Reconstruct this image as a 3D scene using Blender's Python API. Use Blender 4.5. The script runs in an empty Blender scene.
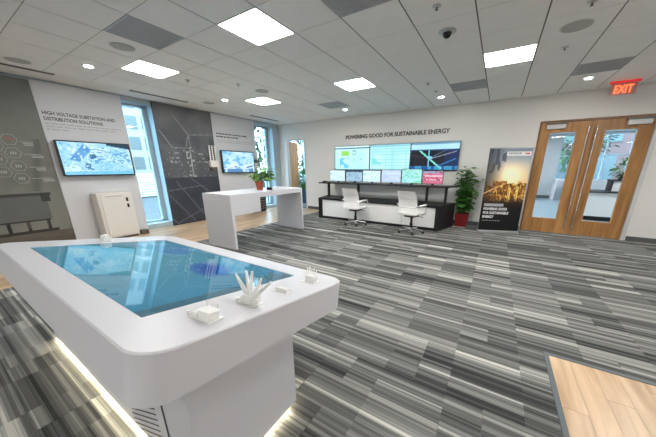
import bpy, bmesh, math, random
from mathutils import Vector, Matrix

# ------------------------------------------------------------------ camera, world, exposure
SC = bpy.context.scene
COL = SC.collection
cam_d = bpy.data.cameras.new('camera')
cam_d.sensor_width = 36.0
cam_d.lens = 253.02 * 36.0 / 656.0
cam_d.shift_x = -13.5 / 656.0
cam_d.shift_y = 22.3 / 656.0
cam_d.clip_start = 0.02
cam = bpy.data.objects.new('camera', cam_d)
COL.objects.link(cam)
cam.location = (0, 0, 1.5)
cam.rotation_euler = (math.radians(90) - 0.28347, 0, 0.53937)
SC.camera = cam

world = bpy.data.worlds.new('daylight')
SC.world = world
world.use_nodes = True
bg = world.node_tree.nodes['Background']
bg.inputs[0].default_value = (0.50, 0.80, 1.0, 1)
bg.inputs[1].default_value = 7.5

vs = SC.view_settings
vs.view_transform = 'Standard'
vs.look = 'None'
vs.gamma = 1.0
vs.use_curve_mapping = False
vs.exposure = 0.93
PANEL_LIGHT = 20.0

random.seed(7)
RND = random.Random(11)

# ------------------------------------------------------------------ small helpers
def lin(c):
    c = c / 255.0
    return c / 12.92 if c <= 0.04045 else ((c + 0.055) / 1.055) ** 2.4

def rgb(r, g, b):
    return (lin(r), lin(g), lin(b), 1.0)

def mat_base(name):
    m = bpy.data.materials.new(name)
    m.use_nodes = True
    nt = m.node_tree
    return m, nt, nt.nodes['Principled BSDF']

def pmat(name, col, rough=0.5, metal=0.0, vary=0.04, scale=6.0, bump=0.0, bscale=120.0, spec=0.5, coat=0.0):
    """plain procedural surface: base colour with a little noise, optional fine bump"""
    m, nt, p = mat_base(name)
    N, L = nt.nodes, nt.links
    p.inputs['Roughness'].default_value = rough
    p.inputs['Metallic'].default_value = metal
    p.inputs['Specular IOR Level'].default_value = spec
    p.inputs['Coat Weight'].default_value = coat
    tc = N.new('ShaderNodeTexCoord')
    nz = N.new('ShaderNodeTexNoise'); nz.inputs['Scale'].default_value = scale
    L.new(tc.outputs['Object'], nz.inputs['Vector'])
    mx = N.new('ShaderNodeMix'); mx.data_type = 'RGBA'
    L.new(nz.outputs['Fac'], mx.inputs['Factor'])
    mx.inputs['A'].default_value = tuple(max(0, c * (1 - vary)) for c in col[:3]) + (1,)
    mx.inputs['B'].default_value = tuple(min(1, c * (1 + vary)) for c in col[:3]) + (1,)
    L.new(mx.outputs['Result'], p.inputs['Base Color'])
    if bump > 0:
        n2 = N.new('ShaderNodeTexNoise'); n2.inputs['Scale'].default_value = bscale
        L.new(tc.outputs['Object'], n2.inputs['Vector'])
        b = N.new('ShaderNodeBump'); b.inputs['Strength'].default_value = bump
        b.inputs['Distance'].default_value = 0.002
        L.new(n2.outputs['Fac'], b.inputs['Height'])
        L.new(b.outputs['Normal'], p.inputs['Normal'])
    return m

def emit_mat(name, col, strength):
    m, nt, p = mat_base(name)
    p.inputs['Base Color'].default_value = col
    p.inputs['Emission Color'].default_value = col
    p.inputs['Emission Strength'].default_value = strength
    return m

def print_mat(name, emission=0.0, rough=0.5, spec=0.5):
    """flat print / screen picture: colour read from the mesh colour attribute"""
    m, nt, p = mat_base(name)
    at = nt.nodes.new('ShaderNodeAttribute'); at.attribute_name = 'Col'
    if emission > 0:
        p.inputs['Base Color'].default_value = (0.012, 0.014, 0.018, 1)
        nt.links.new(at.outputs['Color'], p.inputs['Emission Color'])
        p.inputs['Emission Strength'].default_value = emission
    else:
        nt.links.new(at.outputs['Color'], p.inputs['Base Color'])
    p.inputs['Roughness'].default_value = rough
    p.inputs['Specular IOR Level'].default_value = spec
    return m

def glass_mat(name, tint=(0.92, 0.97, 1.0, 1), refl=0.08):
    m = bpy.data.materials.new(name); m.use_nodes = True
    nt = m.node_tree; N, L = nt.nodes, nt.links
    for n in list(N): N.remove(n)
    out = N.new('ShaderNodeOutputMaterial')
    tr = N.new('ShaderNodeBsdfTransparent'); tr.inputs[0].default_value = tint
    gl = N.new('ShaderNodeBsdfGlossy'); gl.inputs['Roughness'].default_value = 0.01
    lw = N.new('ShaderNodeFresnel'); lw.inputs['IOR'].default_value = 1.45
    mx = N.new('ShaderNodeMixShader')
    ge = N.new('ShaderNodeNewGeometry')
    inv = N.new('ShaderNodeMath'); inv.operation = 'SUBTRACT'; inv.inputs[0].default_value = 1.0
    L.new(ge.outputs['Backfacing'], inv.inputs[1])
    ml = N.new('ShaderNodeMath'); ml.operation = 'MULTIPLY'     # only the outer face of the pane mirrors
    L.new(lw.outputs[0], ml.inputs[0]); L.new(inv.outputs[0], ml.inputs[1])
    L.new(ml.outputs[0], mx.inputs[0]); L.new(tr.outputs[0], mx.inputs[1]); L.new(gl.outputs[0], mx.inputs[2])
    L.new(mx.outputs[0], out.inputs[0])
    return m

def wood_mat(name, dark, light, axis='Z', rough=0.35, stretch=14.0, scale=1.6):
    m, nt, p = mat_base(name)
    N, L = nt.nodes, nt.links
    geo = N.new('ShaderNodeNewGeometry')
    oi = N.new('ShaderNodeObjectInfo')
    sep = N.new('ShaderNodeSeparateXYZ'); L.new(geo.outputs['Position'], sep.inputs[0])
    cmb = N.new('ShaderNodeCombineXYZ')
    for i, a in enumerate('XYZ'):
        mu = N.new('ShaderNodeMath'); mu.operation = 'MULTIPLY_ADD'
        mu.inputs[1].default_value = 1.0 if a == axis else stretch
        rm = N.new('ShaderNodeMath'); rm.operation = 'MULTIPLY'; rm.inputs[1].default_value = 31.0 + 7 * i
        L.new(oi.outputs['Random'], rm.inputs[0])
        L.new(sep.outputs[a], mu.inputs[0]); L.new(rm.outputs[0], mu.inputs[2])
        L.new(mu.outputs[0], cmb.inputs[a])
    nz = N.new('ShaderNodeTexNoise'); nz.inputs['Scale'].default_value = scale
    nz.inputs['Detail'].default_value = 6.0; nz.inputs['Distortion'].default_value = 0.6
    L.new(cmb.outputs[0], nz.inputs['Vector'])
    rp = N.new('ShaderNodeValToRGB')
    rp.color_ramp.elements[0].position = 0.32; rp.color_ramp.elements[0].color = dark
    rp.color_ramp.elements[1].position = 0.68; rp.color_ramp.elements[1].color = light
    L.new(nz.outputs['Fac'], rp.inputs[0])
    # per piece tone
    hs = N.new('ShaderNodeHueSaturation')
    mp = N.new('ShaderNodeMapRange'); mp.inputs['To Min'].default_value = 0.85; mp.inputs['To Max'].default_value = 1.12
    L.new(oi.outputs['Random'], mp.inputs[0]); L.new(mp.outputs[0], hs.inputs['Value'])
    L.new(rp.outputs[0], hs.inputs['Color']); L.new(hs.outputs[0], p.inputs['Base Color'])
    p.inputs['Roughness'].default_value = rough
    return m

def carpet_mat(name):
    m, nt, p = mat_base(name)
    N, L = nt.nodes, nt.links
    def math_(op, a=None, b=None, c=None):
        n = N.new('ShaderNodeMath'); n.operation = op
        for i, v in enumerate((a, b, c)):
            if v is None: continue
            if isinstance(v, (int, float)): n.inputs[i].default_value = v
            else: L.new(v, n.inputs[i])
        return n.outputs[0]
    geo = N.new('ShaderNodeNewGeometry'); oi = N.new('ShaderNodeObjectInfo')
    at = N.new('ShaderNodeAttribute'); at.attribute_name = 'seed'
    sep = N.new('ShaderNodeSeparateXYZ'); L.new(geo.outputs['Position'], sep.inputs[0])
    x, y = sep.outputs['X'], sep.outputs['Y']
    seed = math_('ADD', oi.outputs['Random'], at.outputs['Fac'])
    s1 = math_('MULTIPLY', seed, 57.0)
    cell = math_('FLOOR', math_('DIVIDE', math_('ADD', x, 3.26), 0.4525))
    s2 = math_('MULTIPLY_ADD', cell, 3.37, s1)
    def bars(freq, s, smooth=False):
        w = math_('MULTIPLY_ADD', y, freq, s)
        v = N.new('ShaderNodeTexVoronoi'); v.voronoi_dimensions = '1D'; v.feature = 'F1'
        v.inputs['Scale'].default_value = 1.0
        L.new(w, v.inputs['W'])
        sc = N.new('ShaderNodeSeparateColor'); L.new(v.outputs['Color'], sc.inputs[0])
        return sc.outputs[0]
    b0 = bars(11.0, 3.3)         # long bars that run on from plank to plank
    b4 = bars(33.0, 8.1)
    b1 = bars(14.0, s1)          # bars that run the whole plank
    b2 = bars(9.0, s2)           # bars that stop half way
    b3 = bars(52.0, s1)          # thin pin stripes
    # fine threads
    cv = N.new('ShaderNodeCombineXYZ')
    L.new(math_('MULTIPLY', x, 1.3), cv.inputs['X']); L.new(math_('MULTIPLY', y, 210.0), cv.inputs['Y']); L.new(s1, cv.inputs['Z'])
    nz = N.new('ShaderNodeTexNoise'); nz.inputs['Scale'].default_value = 1.0; nz.inputs['Detail'].default_value = 2.0
    L.new(cv.outputs[0], nz.inputs['Vector'])
    # slow drift of tone across the plank
    cv2 = N.new('ShaderNodeCombineXYZ')
    L.new(math_('MULTIPLY', x, 0.25), cv2.inputs['X']); L.new(math_('MULTIPLY', y, 8.0), cv2.inputs['Y']); L.new(s1, cv2.inputs['Z'])
    n2 = N.new('ShaderNodeTexNoise'); n2.inputs['Scale'].default_value = 1.0
    L.new(cv2.outputs[0], n2.inputs['Vector'])
    v = math_('MULTIPLY', b1, 0.13)
    v = math_('MULTIPLY_ADD', b0, 0.19, v)
    v = math_('MULTIPLY_ADD', b4, 0.20, v)
    v = math_('MULTIPLY_ADD', b2, 0.22, v)
    v = math_('MULTIPLY_ADD', b3, 0.15, v)
    v = math_('MULTIPLY_ADD', nz.outputs['Fac'], 0.26, v)
    v = math_('MULTIPLY_ADD', n2.outputs['Fac'], 0.14, v)
    rp = N.new('ShaderNodeValToRGB')
    e = rp.color_ramp.elements
    e[0].position = 0.38; e[0].color = (0.028, 0.030, 0.030, 1)
    e[1].position = 0.92; e[1].color = (0.62, 0.61, 0.55, 1)
    k = e.new(0.60); k.color = (0.125, 0.127, 0.121, 1)
    k = e.new(0.77); k.color = (0.27, 0.272, 0.256, 1)
    L.new(v, rp.inputs[0])
    L.new(rp.outputs[0], p.inputs['Base Color'])
    p.inputs['Roughness'].default_value = 0.85
    p.inputs['Specular IOR Level'].default_value = 0.2
    return m

class MB:
    """collects shapes and links them as ONE mesh object"""
    def __init__(self):
        self.v, self.f, self.c, self.sm = [], [], [], []
        self.tf = None
    def add(self, vs, fs, col=None, smooth=False):
        o = len(self.v)
        if self.tf is not None: vs = [self.tf @ Vector(q) for q in vs]
        self.v += [tuple(q) for q in vs]
        for f in fs:
            self.f.append(tuple(o + i for i in f)); self.c.append(col); self.sm.append(smooth)
        return self
    def box(self, x0, x1, y0, y1, z0, z1, col=None):
        vs = [(x0, y0, z0), (x1, y0, z0), (x1, y1, z0), (x0, y1, z0), (x0, y0, z1), (x1, y0, z1), (x1, y1, z1), (x0, y1, z1)]
        fs = [(0, 3, 2, 1), (4, 5, 6, 7), (0, 1, 5, 4), (1, 2, 6, 5), (2, 3, 7, 6), (3, 0, 4, 7)]
        return self.add(vs, fs, col)
    def prism(self, pts, a, b, axis='Z', smooth=False, col=None):
        """2-D outline (counter-clockwise) extruded from a to b along an axis"""
        def p(u, v, w):
            return {'Z': (u, v, w), 'X': (w, u, v), 'Y': (v, w, u)}[axis]
        n = len(pts)
        vs = [p(u, v, a) for u, v in pts] + [p(u, v, b) for u, v in pts]
        self.add(vs, [tuple(range(n - 1, -1, -1)), tuple(range(n, 2 * n))], col)
        o = len(self.v) - 2 * n
        for i in range(n):
            j = (i + 1) % n
            self.f.append((o + i, o + j, o + n + j, o + n + i)); self.c.append(col); self.sm.append(smooth)
        return self
    def tube(self, p0, p1, r0, r1=None, n=10, caps=True, col=None):
        r1 = r0 if r1 is None else r1
        p0, p1 = Vector(p0), Vector(p1)
        d = (p1 - p0).normalized()
        u = d.orthogonal().normalized(); w = d.cross(u)
        vs = []
        for c, r in ((p0, r0), (p1, r1)):
            for i in range(n):
                a = 2 * math.pi * i / n
                vs.append(c + u * math.cos(a) * r + w * math.sin(a) * r)
        self.add(vs, [(i, (i + 1) % n, n + (i + 1) % n, n + i) for i in range(n)], col, True)
        if caps:
            o = len(self.v) - 2 * n
            self.f.append(tuple(o + i for i in range(n - 1, -1, -1))); self.c.append(col); self.sm.append(False)
            self.f.append(tuple(o + n + i for i in range(n))); self.c.append(col); self.sm.append(False)
        return self
    def path(self, pts, r, n=8):
        for a, b in zip(pts[:-1], pts[1:]): self.tube(a, b, r, r, n)
        return self
    def lathe(self, prof, n=20, c=(0, 0, 0), col=None, smooth=True):
        """profile of (radius, z) turned about Z at c"""
        vs = []
        for r, z in prof:
            for i in range(n):
                a = 2 * math.pi * i / n
                vs.append((c[0] + r * math.cos(a), c[1] + r * math.sin(a), c[2] + z))
        fs = []
        for k in range(len(prof) - 1):
            for i in range(n):
                j = (i + 1) % n
                fs.append((k * n + i, k * n + j, (k + 1) * n + j, (k + 1) * n + i))
        self.add(vs, fs, col, smooth)
        o = len(self.v) - len(vs)
        self.f.append(tuple(o + i for i in range(n - 1, -1, -1))); self.c.append(col); self.sm.append(False)
        m = o + (len(prof) - 1) * n
        self.f.append(tuple(m + i for i in range(n))); self.c.append(col); self.sm.append(False)
        return self
    def build(self, name, mat, parent=None, bevel=0.0, world=True, seg=2):
        me = bpy.data.meshes.new(name)
        off = Vector((0, 0, 0))
        if parent is None:
            xs = [q[0] for q in self.v]; ys = [q[1] for q in self.v]; zs = [q[2] for q in self.v]
            off = Vector(((min(xs) + max(xs)) / 2, (min(ys) + max(ys)) / 2, min(zs)))
        elif world:
            p = parent
            while p is not None:
                off = off + p.location; p = p.parent
        me.from_pydata([tuple(Vector(q) - off) for q in self.v], [], self.f)
        me.polygons.foreach_set('use_smooth', self.sm)
        if any(c is not None for c in self.c):
            ca = me.color_attributes.new('Col', 'FLOAT_COLOR', 'CORNER')
            for pol, c in zip(me.polygons, self.c):
                for li in pol.loop_indices: ca.data[li].color = c or (0, 0, 0, 1)
        me.set_sharp_from_angle(angle=math.radians(38))
        me.materials.append(mat)
        o = bpy.data.objects.new(name, me)
        COL.objects.link(o)
        if parent is None: o.location = off
        else: o.parent = parent
        if bevel > 0:
            b = o.modifiers.new('edge', 'BEVEL'); b.width = bevel; b.segments = seg
            b.limit_method = 'ANGLE'; b.angle_limit = math.radians(40)
        return o

def empty(name, loc, rz=0.0):
    o = bpy.data.objects.new(name, None)
    o.empty_display_size = 0.1
    COL.objects.link(o); o.location = loc; o.rotation_euler = (0, 0, rz)
    return o

def tag(o, label=None, cat=None, group=None, kind=None):
    if label: o['label'] = label
    if cat: o['category'] = cat
    if group: o['group'] = group
    if kind: o['kind'] = kind
    return o

def thing(name, label, cat, loc, rz=0.0, group=None):
    return tag(empty(name, loc, rz), label, cat, group)

def copy_tree(o, parent=None):
    c = o.copy(); COL.objects.link(c); c.parent = parent
    for ch in list(o.children): copy_tree(ch, c)
    return c

def text_obj(body, size, mat, name, parent=None, extrude=0.004, bold=0.0, width=None, height=None, xform=None, align='LEFT'):
    """lettering as a mesh; xform maps the text plane (x right, y up, z out) to the parent's space"""
    cu = bpy.data.curves.new('t', 'FONT')
    cu.body = body; cu.size = size; cu.extrude = extrude; cu.offset = bold; cu.align_x = align
    cu.resolution_u = 3
    to = bpy.data.objects.new('t', cu); COL.objects.link(to)
    dg = bpy.context.evaluated_depsgraph_get()
    me = bpy.data.meshes.new_from_object(to.evaluated_get(dg))
    bpy.data.objects.remove(to); bpy.data.curves.remove(cu)
    xs = [v.co.x for v in me.vertices]; ys = [v.co.y for v in me.vertices]
    if width:
        k = width / (max(xs) - min(xs)); ky = k if height is None else height / (max(ys) - min(ys))
        for v in me.vertices: v.co.x = (v.co.x - min(xs)) * k; v.co.y = (v.co.y - min(ys)) * ky
    if xform is not None: me.transform(xform)
    me.name = name
    me.materials.clear(); me.materials.append(mat)
    o = bpy.data.objects.new(name, me); COL.objects.link(o)
    if parent: o.parent = parent
    return o

# value noise for printed pictures
def _h(i, j, s):
    n = (i * 374761393 + j * 668265263 + s * 2147483647) & 0xffffffff
    n = ((n ^ (n >> 13)) * 1274126177) & 0xffffffff
    return ((n ^ (n >> 16)) & 0xffff) / 65535.0
def vnoise(x, y, s=0):
    i, j = math.floor(x), math.floor(y); a, b = x - i, y - j
    a = a * a * (3 - 2 * a); b = b * b * (3 - 2 * b)
    return (_h(i, j, s) * (1 - a) + _h(i + 1, j, s) * a) * (1 - b) + (_h(i, j + 1, s) * (1 - a) + _h(i + 1, j + 1, s) * a) * b
def fbm(x, y, s=0):
    return 0.5 * vnoise(x, y, s) + 0.3 * vnoise(2.1 * x, 2.1 * y, s + 1) + 0.2 * vnoise(4.3 * x, 4.3 * y, s + 2)
def mixc(a, b, t):
    t = max(0.0, min(1.0, t)); return tuple(p + (q - p) * t for p, q in zip(a, b))
def segd(u, v, a, b):
    ax, ay = a; bx, by = b; dx, dy = bx - ax, by - ay
    t = max(0, min(1, ((u - ax) * dx + (v - ay) * dy) / (dx * dx + dy * dy)))
    return math.hypot(u - ax - t * dx, v - ay - t * dy)

def picture(nx, ny, fn, place):
    """flat picture of nx x ny colour cells; place(u, v) gives the 3-D point"""
    mb = MB()
    vs = [place(i / nx, j / ny) for j in range(ny + 1) for i in range(nx + 1)]
    mb.v = [tuple(q) for q in vs]
    for j in range(ny):
        for i in range(nx):
            a = j * (nx + 1) + i
            mb.f.append((a, a + 1, a + nx + 2, a + nx + 1)); mb.sm.append(False)
            c = fn((i + 0.5) / nx, (j + 0.5) / ny)
            mb.c.append(rgb(*[max(0, min(255, q)) for q in c]))
    return mb

# ------------------------------------------------------------------ materials
WALL = pmat('wall_paint', (0.80, 0.79, 0.76), 0.85, vary=0.02, scale=2.0, bump=0.05)
WHITE_PANEL = pmat('white_panel_laminate', (0.62, 0.63, 0.655), 0.5, vary=0.015, scale=1.5)
REVEAL = pmat('window_reveal_paint', (0.40, 0.49, 0.54), 0.7, vary=0.02)
CEIL_TILE = pmat('mineral_ceiling_tile', (0.93, 0.93, 0.925), 0.95, vary=0.04, scale=3.0, bump=0.25, bscale=260.0)
CEIL_GYP = pmat('ceiling_plaster', (0.86, 0.86, 0.85), 0.9, vary=0.02)
TEE_MAIN = pmat('tee_bar_grey', (0.13, 0.13, 0.13), 0.6, vary=0.05)
TEE_CROSS = pmat('tee_bar_pale', (0.24, 0.24, 0.24), 0.6, vary=0.05)
DECK = pmat('ceiling_void', (0.12, 0.12, 0.12), 0.9)
VENT_GREY = pmat('vent_grey_metal', (0.50, 0.52, 0.55), 0.55, vary=0.08, scale=4.0)
VENT_DARK = pmat('vent_backing', (0.28, 0.29, 0.31), 0.7)
GRILLE = pmat('speaker_grille', (0.50, 0.50, 0.49), 0.6, vary=0.05, bump=0.3, bscale=300)
TRIMRING = pmat('fixture_white', (0.72, 0.72, 0.71), 0.5)
LIGHT = emit_mat('lit_diffuser', (1.0, 0.983, 0.96, 1), PANEL_LIGHT)
LIGHT_DOWN = emit_mat('lit_downlight_lens', (1.0, 0.95, 0.87, 1), 90.0)
LED = emit_mat('warm_led_strip', (1.0, 0.88, 0.62, 1), 26.0)
CARPET = carpet_mat('striped_carpet')
SUBFLOOR = pmat('subfloor', (0.13, 0.13, 0.13), 0.9)
WOODFLOOR = wood_mat('vinyl_oak_floor', (0.40, 0.26, 0.145, 1), (0.66, 0.49, 0.325, 1), 'Y', 0.32, 9.0, 1.3)
STRIP = pmat('rubber_transition', (0.11, 0.125, 0.135), 0.6)
BASEB = pmat('baseboard_grey', (0.10, 0.105, 0.11), 0.6)
DOORWOOD = wood_mat('oak_veneer', (0.34, 0.155, 0.044, 1), (0.56, 0.285, 0.095, 1), 'Z', 0.38, 11.0, 1.4)
DOORFRAME = wood_mat('dark_oak_frame', (0.19, 0.09, 0.032, 1), (0.30, 0.15, 0.055, 1), 'Z', 0.4, 11.0, 1.4)
ALU = pmat('brushed_aluminium', (0.62, 0.63, 0.64), 0.35, 0.9, vary=0.05)
ALU_PALE = pmat('pale_door_jamb', (0.62, 0.63, 0.63), 0.5)
CHROME = pmat('chrome', (0.78, 0.78, 0.78), 0.15, 1.0, vary=0.02)
CLOSER = pmat('door_closer_silver', (0.58, 0.58, 0.57), 0.4, 0.3)
CLOSER_ARM = pmat('door_closer_arm', (0.17, 0.15, 0.13), 0.4, 0.6)
GLASS = glass_mat('clear_glass')
SOLID_WHITE = pmat('white_solid_surface', (0.65, 0.645, 0.675), 0.33, vary=0.01, scale=2.0)
MODEL_WHITE = pmat('printed_white_plastic', (0.86, 0.86, 0.83), 0.5, vary=0.03, scale=30, bump=0.1)
SLOT_DARK = pmat('dark_slot', (0.09, 0.09, 0.10), 0.7)
BLACK = pmat('black_laminate', (0.014, 0.014, 0.016), 0.5, vary=0.1, spec=0.25)
BLACK_METAL = pmat('black_metal', (0.02, 0.02, 0.022), 0.35, 0.3, vary=0.1)
BEZEL = pmat('screen_bezel', (0.010, 0.011, 0.014), 0.3)
LEATHER = pmat('white_leatherette', (0.85, 0.84, 0.82), 0.5, vary=0.03, scale=20, bump=0.1)
RED_POT = pmat('red_glazed_planter', (0.20, 0.008, 0.010), 0.3, vary=0.1)
TERRACOTTA = pmat('terracotta', (0.36, 0.075, 0.032), 0.6, vary=0.1)
SOIL = pmat('soil', (0.04, 0.028, 0.02), 0.95, vary=0.4, scale=40)
LEAF = pmat('leaf_dark_green', (0.06, 0.19, 0.03), 0.4, vary=0.6, scale=9.0)
LEAF_LIGHT = pmat('leaf_bright_green', (0.16, 0.36, 0.045), 0.4, vary=0.6, scale=14.0)
STEM = pmat('green_stem', (0.07, 0.10, 0.03), 0.6)
CABINET = pmat('cream_enamel', (0.73, 0.71, 0.67), 0.45, vary=0.02)
LETTER = pmat('charcoal_lettering', (0.055, 0.057, 0.062), 0.6)
LETTER_PALE = pmat('pale_grey_lettering', (0.42, 0.42, 0.44), 0.6)
LETTER_WHITE = pmat('white_print', (0.80, 0.80, 0.80), 0.6)
LETTER_RED = pmat('red_print', (0.70, 0.02, 0.03), 0.6)
PRINT = print_mat('printed_graphic', 0.0, 0.45, 0.4)
PRINT_MATT = print_mat('printed_banner', 0.0, 0.6, 0.3)
SCREEN = print_mat('lit_screen', 0.60, 0.12, 0.4)
SCREEN_TOUCH = print_mat('lit_touch_screen', 0.34, 0.03, 0.55)
EXIT_RED = emit_mat('exit_letters_lit', (1.0, 0.12, 0.04, 1), 1.2)
EXIT_PANEL = emit_mat('exit_panel_glow', (0.40, 0.20, 0.16, 1), 0.06)
EXIT_EDGE = emit_mat('exit_red_edge', (0.6, 0.02, 0.03, 1), 0.35)
OUT_WHITE = pmat('outside_pale_cladding', (0.25, 0.23, 0.21), 0.8)
OUT_GLASS = pmat('outside_window_glass', (0.085, 0.09, 0.085), 0.4)
OUT_BRICK = pmat('outside_pink_brick', (0.15, 0.07, 0.06), 0.85)
PAVING = pmat('outside_paving', (0.07, 0.07, 0.07), 0.9, vary=0.1)
OUT_LEAF = pmat('outside_foliage', (0.05, 0.09, 0.03), 0.7, vary=0.5, scale=3.0)
BARK = pmat('bark', (0.09, 0.06, 0.04), 0.9)
LOBBY_FLOOR = pmat('blue_grey_lobby_floor', (0.24, 0.33, 0.38), 0.35, vary=0.08, scale=3.0)
LOBBY_WALL = pmat('lobby_grey_paint', (0.48, 0.50, 0.52), 0.85, vary=0.02)
DESK_WHITE = pmat('reception_white', (0.82, 0.82, 0.81), 0.5)
DOME = pmat('smoked_dome', (0.010, 0.010, 0.011), 0.08)
DARK_POT = pmat('dark_planter', (0.03, 0.035, 0.045), 0.5)
BLUE_POT = pmat('blue_planter', (0.05, 0.12, 0.20), 0.4)

# ------------------------------------------------------------------ room dimensions
XW, XE = -7.25, 4.6          # left display wall, right wall
YS, YB = -5.0, 7.556         # wall behind the camera, back wall
H = 3.0
XL = [0.2 + 0.6165 * k for k in range(-11, 7)]
YL = [0.967 + 0.59 * k for k in range(-4, 12)]

# ------------------------------------------------------------------ floor
floor = tag(MB().box(-7.6, XE, YS, 7.7, -0.10, -0.008).build('floor', SUBFLOOR), kind='structure')

def visible(px, py, pz=0.0, m=40):
    d = Vector((px, py, pz - 1.5))
    f = Vector((-math.sin(.53937) * math.cos(.28347), math.cos(.53937) * math.cos(.28347), -math.sin(.28347)))
    r = Vector((math.cos(.53937), math.sin(.53937), 0)); u = r.cross(f)
    w = d.dot(f)
    if w < 0.05: return False
    X = 341.5 + 253.02 * d.dot(r) / w; Y = 240.8 - 253.02 * d.dot(u) / w
    return -m < X < 656 + m and -m < Y < 437 + m

PLX, PLY = 0.905, 0.2525
X_CARPET = -5.22
WX0, WY1 = 0.575, 2.387      # corner of the wood inset on the right
planks = []
row = 0
y = 0.04 - PLY * 20
while y < YB:
    off = RND.choice((0, 0.22625, 0.4525, 0.67875))
    x = -3.26 - PLX * 4 + off
    while x < XE:
        x0, x1 = max(x, X_CARPET), min(x + PLX, XE); y1 = min(y + PLY, YB)
        parts_ = [(x0, x1, y, y1)]
        if x1 > 0.543 and y < WY1 + 0.032:       # cut by the wood inset (runs out of frame to the right and front)
            parts_ = []
            if y1 > WY1 + 0.032: parts_.append((x0, x1, max(y, WY1 + 0.032), y1))
            if x0 < 0.543: parts_.append((x0, min(x1, 0.543), y, min(y1, WY1 + 0.032)))
        for q in parts_:
            if q[1] - q[0] > 0.02 and q[3] - q[2] > 0.01: planks.append(q)
        x += PLX
    y += PLY; row += 1
def shows(q):
    return any(visible(a, b, 0, 4) for a in (q[0], q[1], (q[0] + q[1]) / 2) for b in (q[2], q[3]))
seen = [q for q in planks if shows(q)]
seen.sort(key=lambda q: math.hypot((q[0] + q[1]) / 2, (q[2] + q[3]) / 2))
near_planks, rest = seen[:296], seen[296:] + [q for q in planks if not shows(q)]
mesh_cache = {}
def box_piece(name, mat, parent, x0, x1, y0, y1, z0, z1, gap=0.0015):
    """small box part sharing mesh data between equal sizes"""
    key = (name, round(x1 - x0, 4), round(y1 - y0, 4), round(z1 - z0, 4))
    if key not in mesh_cache:
        a, b, c = (x1 - x0) / 2 - gap, (y1 - y0) / 2 - gap, (z1 - z0) / 2
        o = MB().box(-a, a, -b, b, -c, c)
        me = bpy.data.meshes.new(name); me.from_pydata(o.v, [], o.f); me.materials.append(mat)
        mesh_cache[key] = me
    ob = bpy.data.objects.new(name, mesh_cache[key]); COL.objects.link(ob)
    ob.parent = parent
    ob.location = Vector(((x0 + x1) / 2, (y0 + y1) / 2, (z0 + z1) / 2)) - parent.location
    return ob
for q in near_planks:
    box_piece('carpet_tile', CARPET, floor, q[0], q[1], q[2], q[3], -0.008, 0.0)
rm = MB()
for q in rest: rm.box(q[0] + .0015, q[1] - .0015, q[2] + .0015, q[3] - .0015, -0.008, 0.0)
ro = rm.build('carpet_field', CARPET, floor)
sa = ro.data.attributes.new('seed', 'FLOAT', 'FACE')
for i in range(len(rest)):
    s = RND.random() * 9
    for k in range(6): sa.data[i * 6 + k].value = s
tag(ro, kind='stuff')
# wood strip along the display wall and wood inset to the right
def lay_wood(x0, x1, y0, y1, w, ln):
    x = x0; k = 0
    while x < x1 - 0.01:
        y = y0 - ((k * 0.41) % 1.0) * ln
        while y < y1 - 0.01:
            a, b = max(y, y0), min(y + ln, y1)
            if b - a > 0.02: box_piece('wood_plank', WOODFLOOR, floor, x, min(x + w, x1), a, b, -0.008, 0.0, 0.0008)
            y += ln
        x += w; k += 1
lay_wood(-7.25, X_CARPET, -0.6, YB, 0.203, 1.4)
lay_wood(WX0, 3.28, -0.6, WY1, 0.1353, 1.22)
box_piece('transition_strip', STRIP, floor, 0.543, WX0, -0.6, WY1 + 0.032, -0.008, 0.004, 0.0)
box_piece('transition_strip', STRIP, floor, WX0, 3.28, WY1, WY1 + 0.032, -0.008, 0.004, 0.0)

# ------------------------------------------------------------------ ceiling
ceiling = tag(MB().box(-7.7, XE, YS, 7.7, 3.05, 3.15).build('ceiling', DECK), kind='structure')
mb = MB()
mb.box(-7.55, XL[0], YS, YB, H, 3.05).box(XL[-1], XE, YS, YB, H, 3.05)
mb.box(XL[0], XL[-1], YS, YL[0], H, 3.05).box(XL[0], XL[-1], YL[-1], YB, H, 3.05)
mb.build('plaster_border', CEIL_GYP, ceiling)
LIGHTS = {}
lights_xy = [(i, j) for i in (2, 6, 10, 14) for j in (2, 6, 10)]   # tile columns / rows
lx = {2: -5.3485, 6: -2.8825, 10: -0.4165, 14: 2.0495}
light_cells = set()
for c in lx.values():
    for r in (2.147, 4.507):
        light_cells.add((round(c, 2), round(r, 2)))
vent_cells = [(-4.1155, 1.557), (-1.6495, 2.147), (-1.033, 5.687), (0.8165, 5.687), (-4.1155, 5.687)]
def cell_key(x, y): return (min(XL, key=lambda a: abs(a - x)), min(YL, key=lambda a: abs(a - y)))
skip = {cell_key(*c) for c in light_cells} | {cell_key(*c) for c in vent_cells}
for i in range(len(XL) - 1):
    for j in range(len(YL) - 1):
        if (XL[i], YL[j]) in skip: continue
        box_piece('ceiling_tile', CEIL_TILE, ceiling, XL[i] + .0075, XL[i + 1] - .0075, YL[j] + .004, YL[j + 1] - .004, H, H + 0.016, 0.0)
for xx in XL:
    box_piece('ceiling_tee', TEE_MAIN, ceiling, xx - .010, xx + .010, YL[0], YL[-1], H + 0.005, H + 0.03, 0.0)
for yy in YL:
    box_piece('ceiling_tee', TEE_CROSS, ceiling, XL[0], XL[-1], yy - .008, yy + .008, H + 0.0035, H + 0.028, 0.0)

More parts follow.
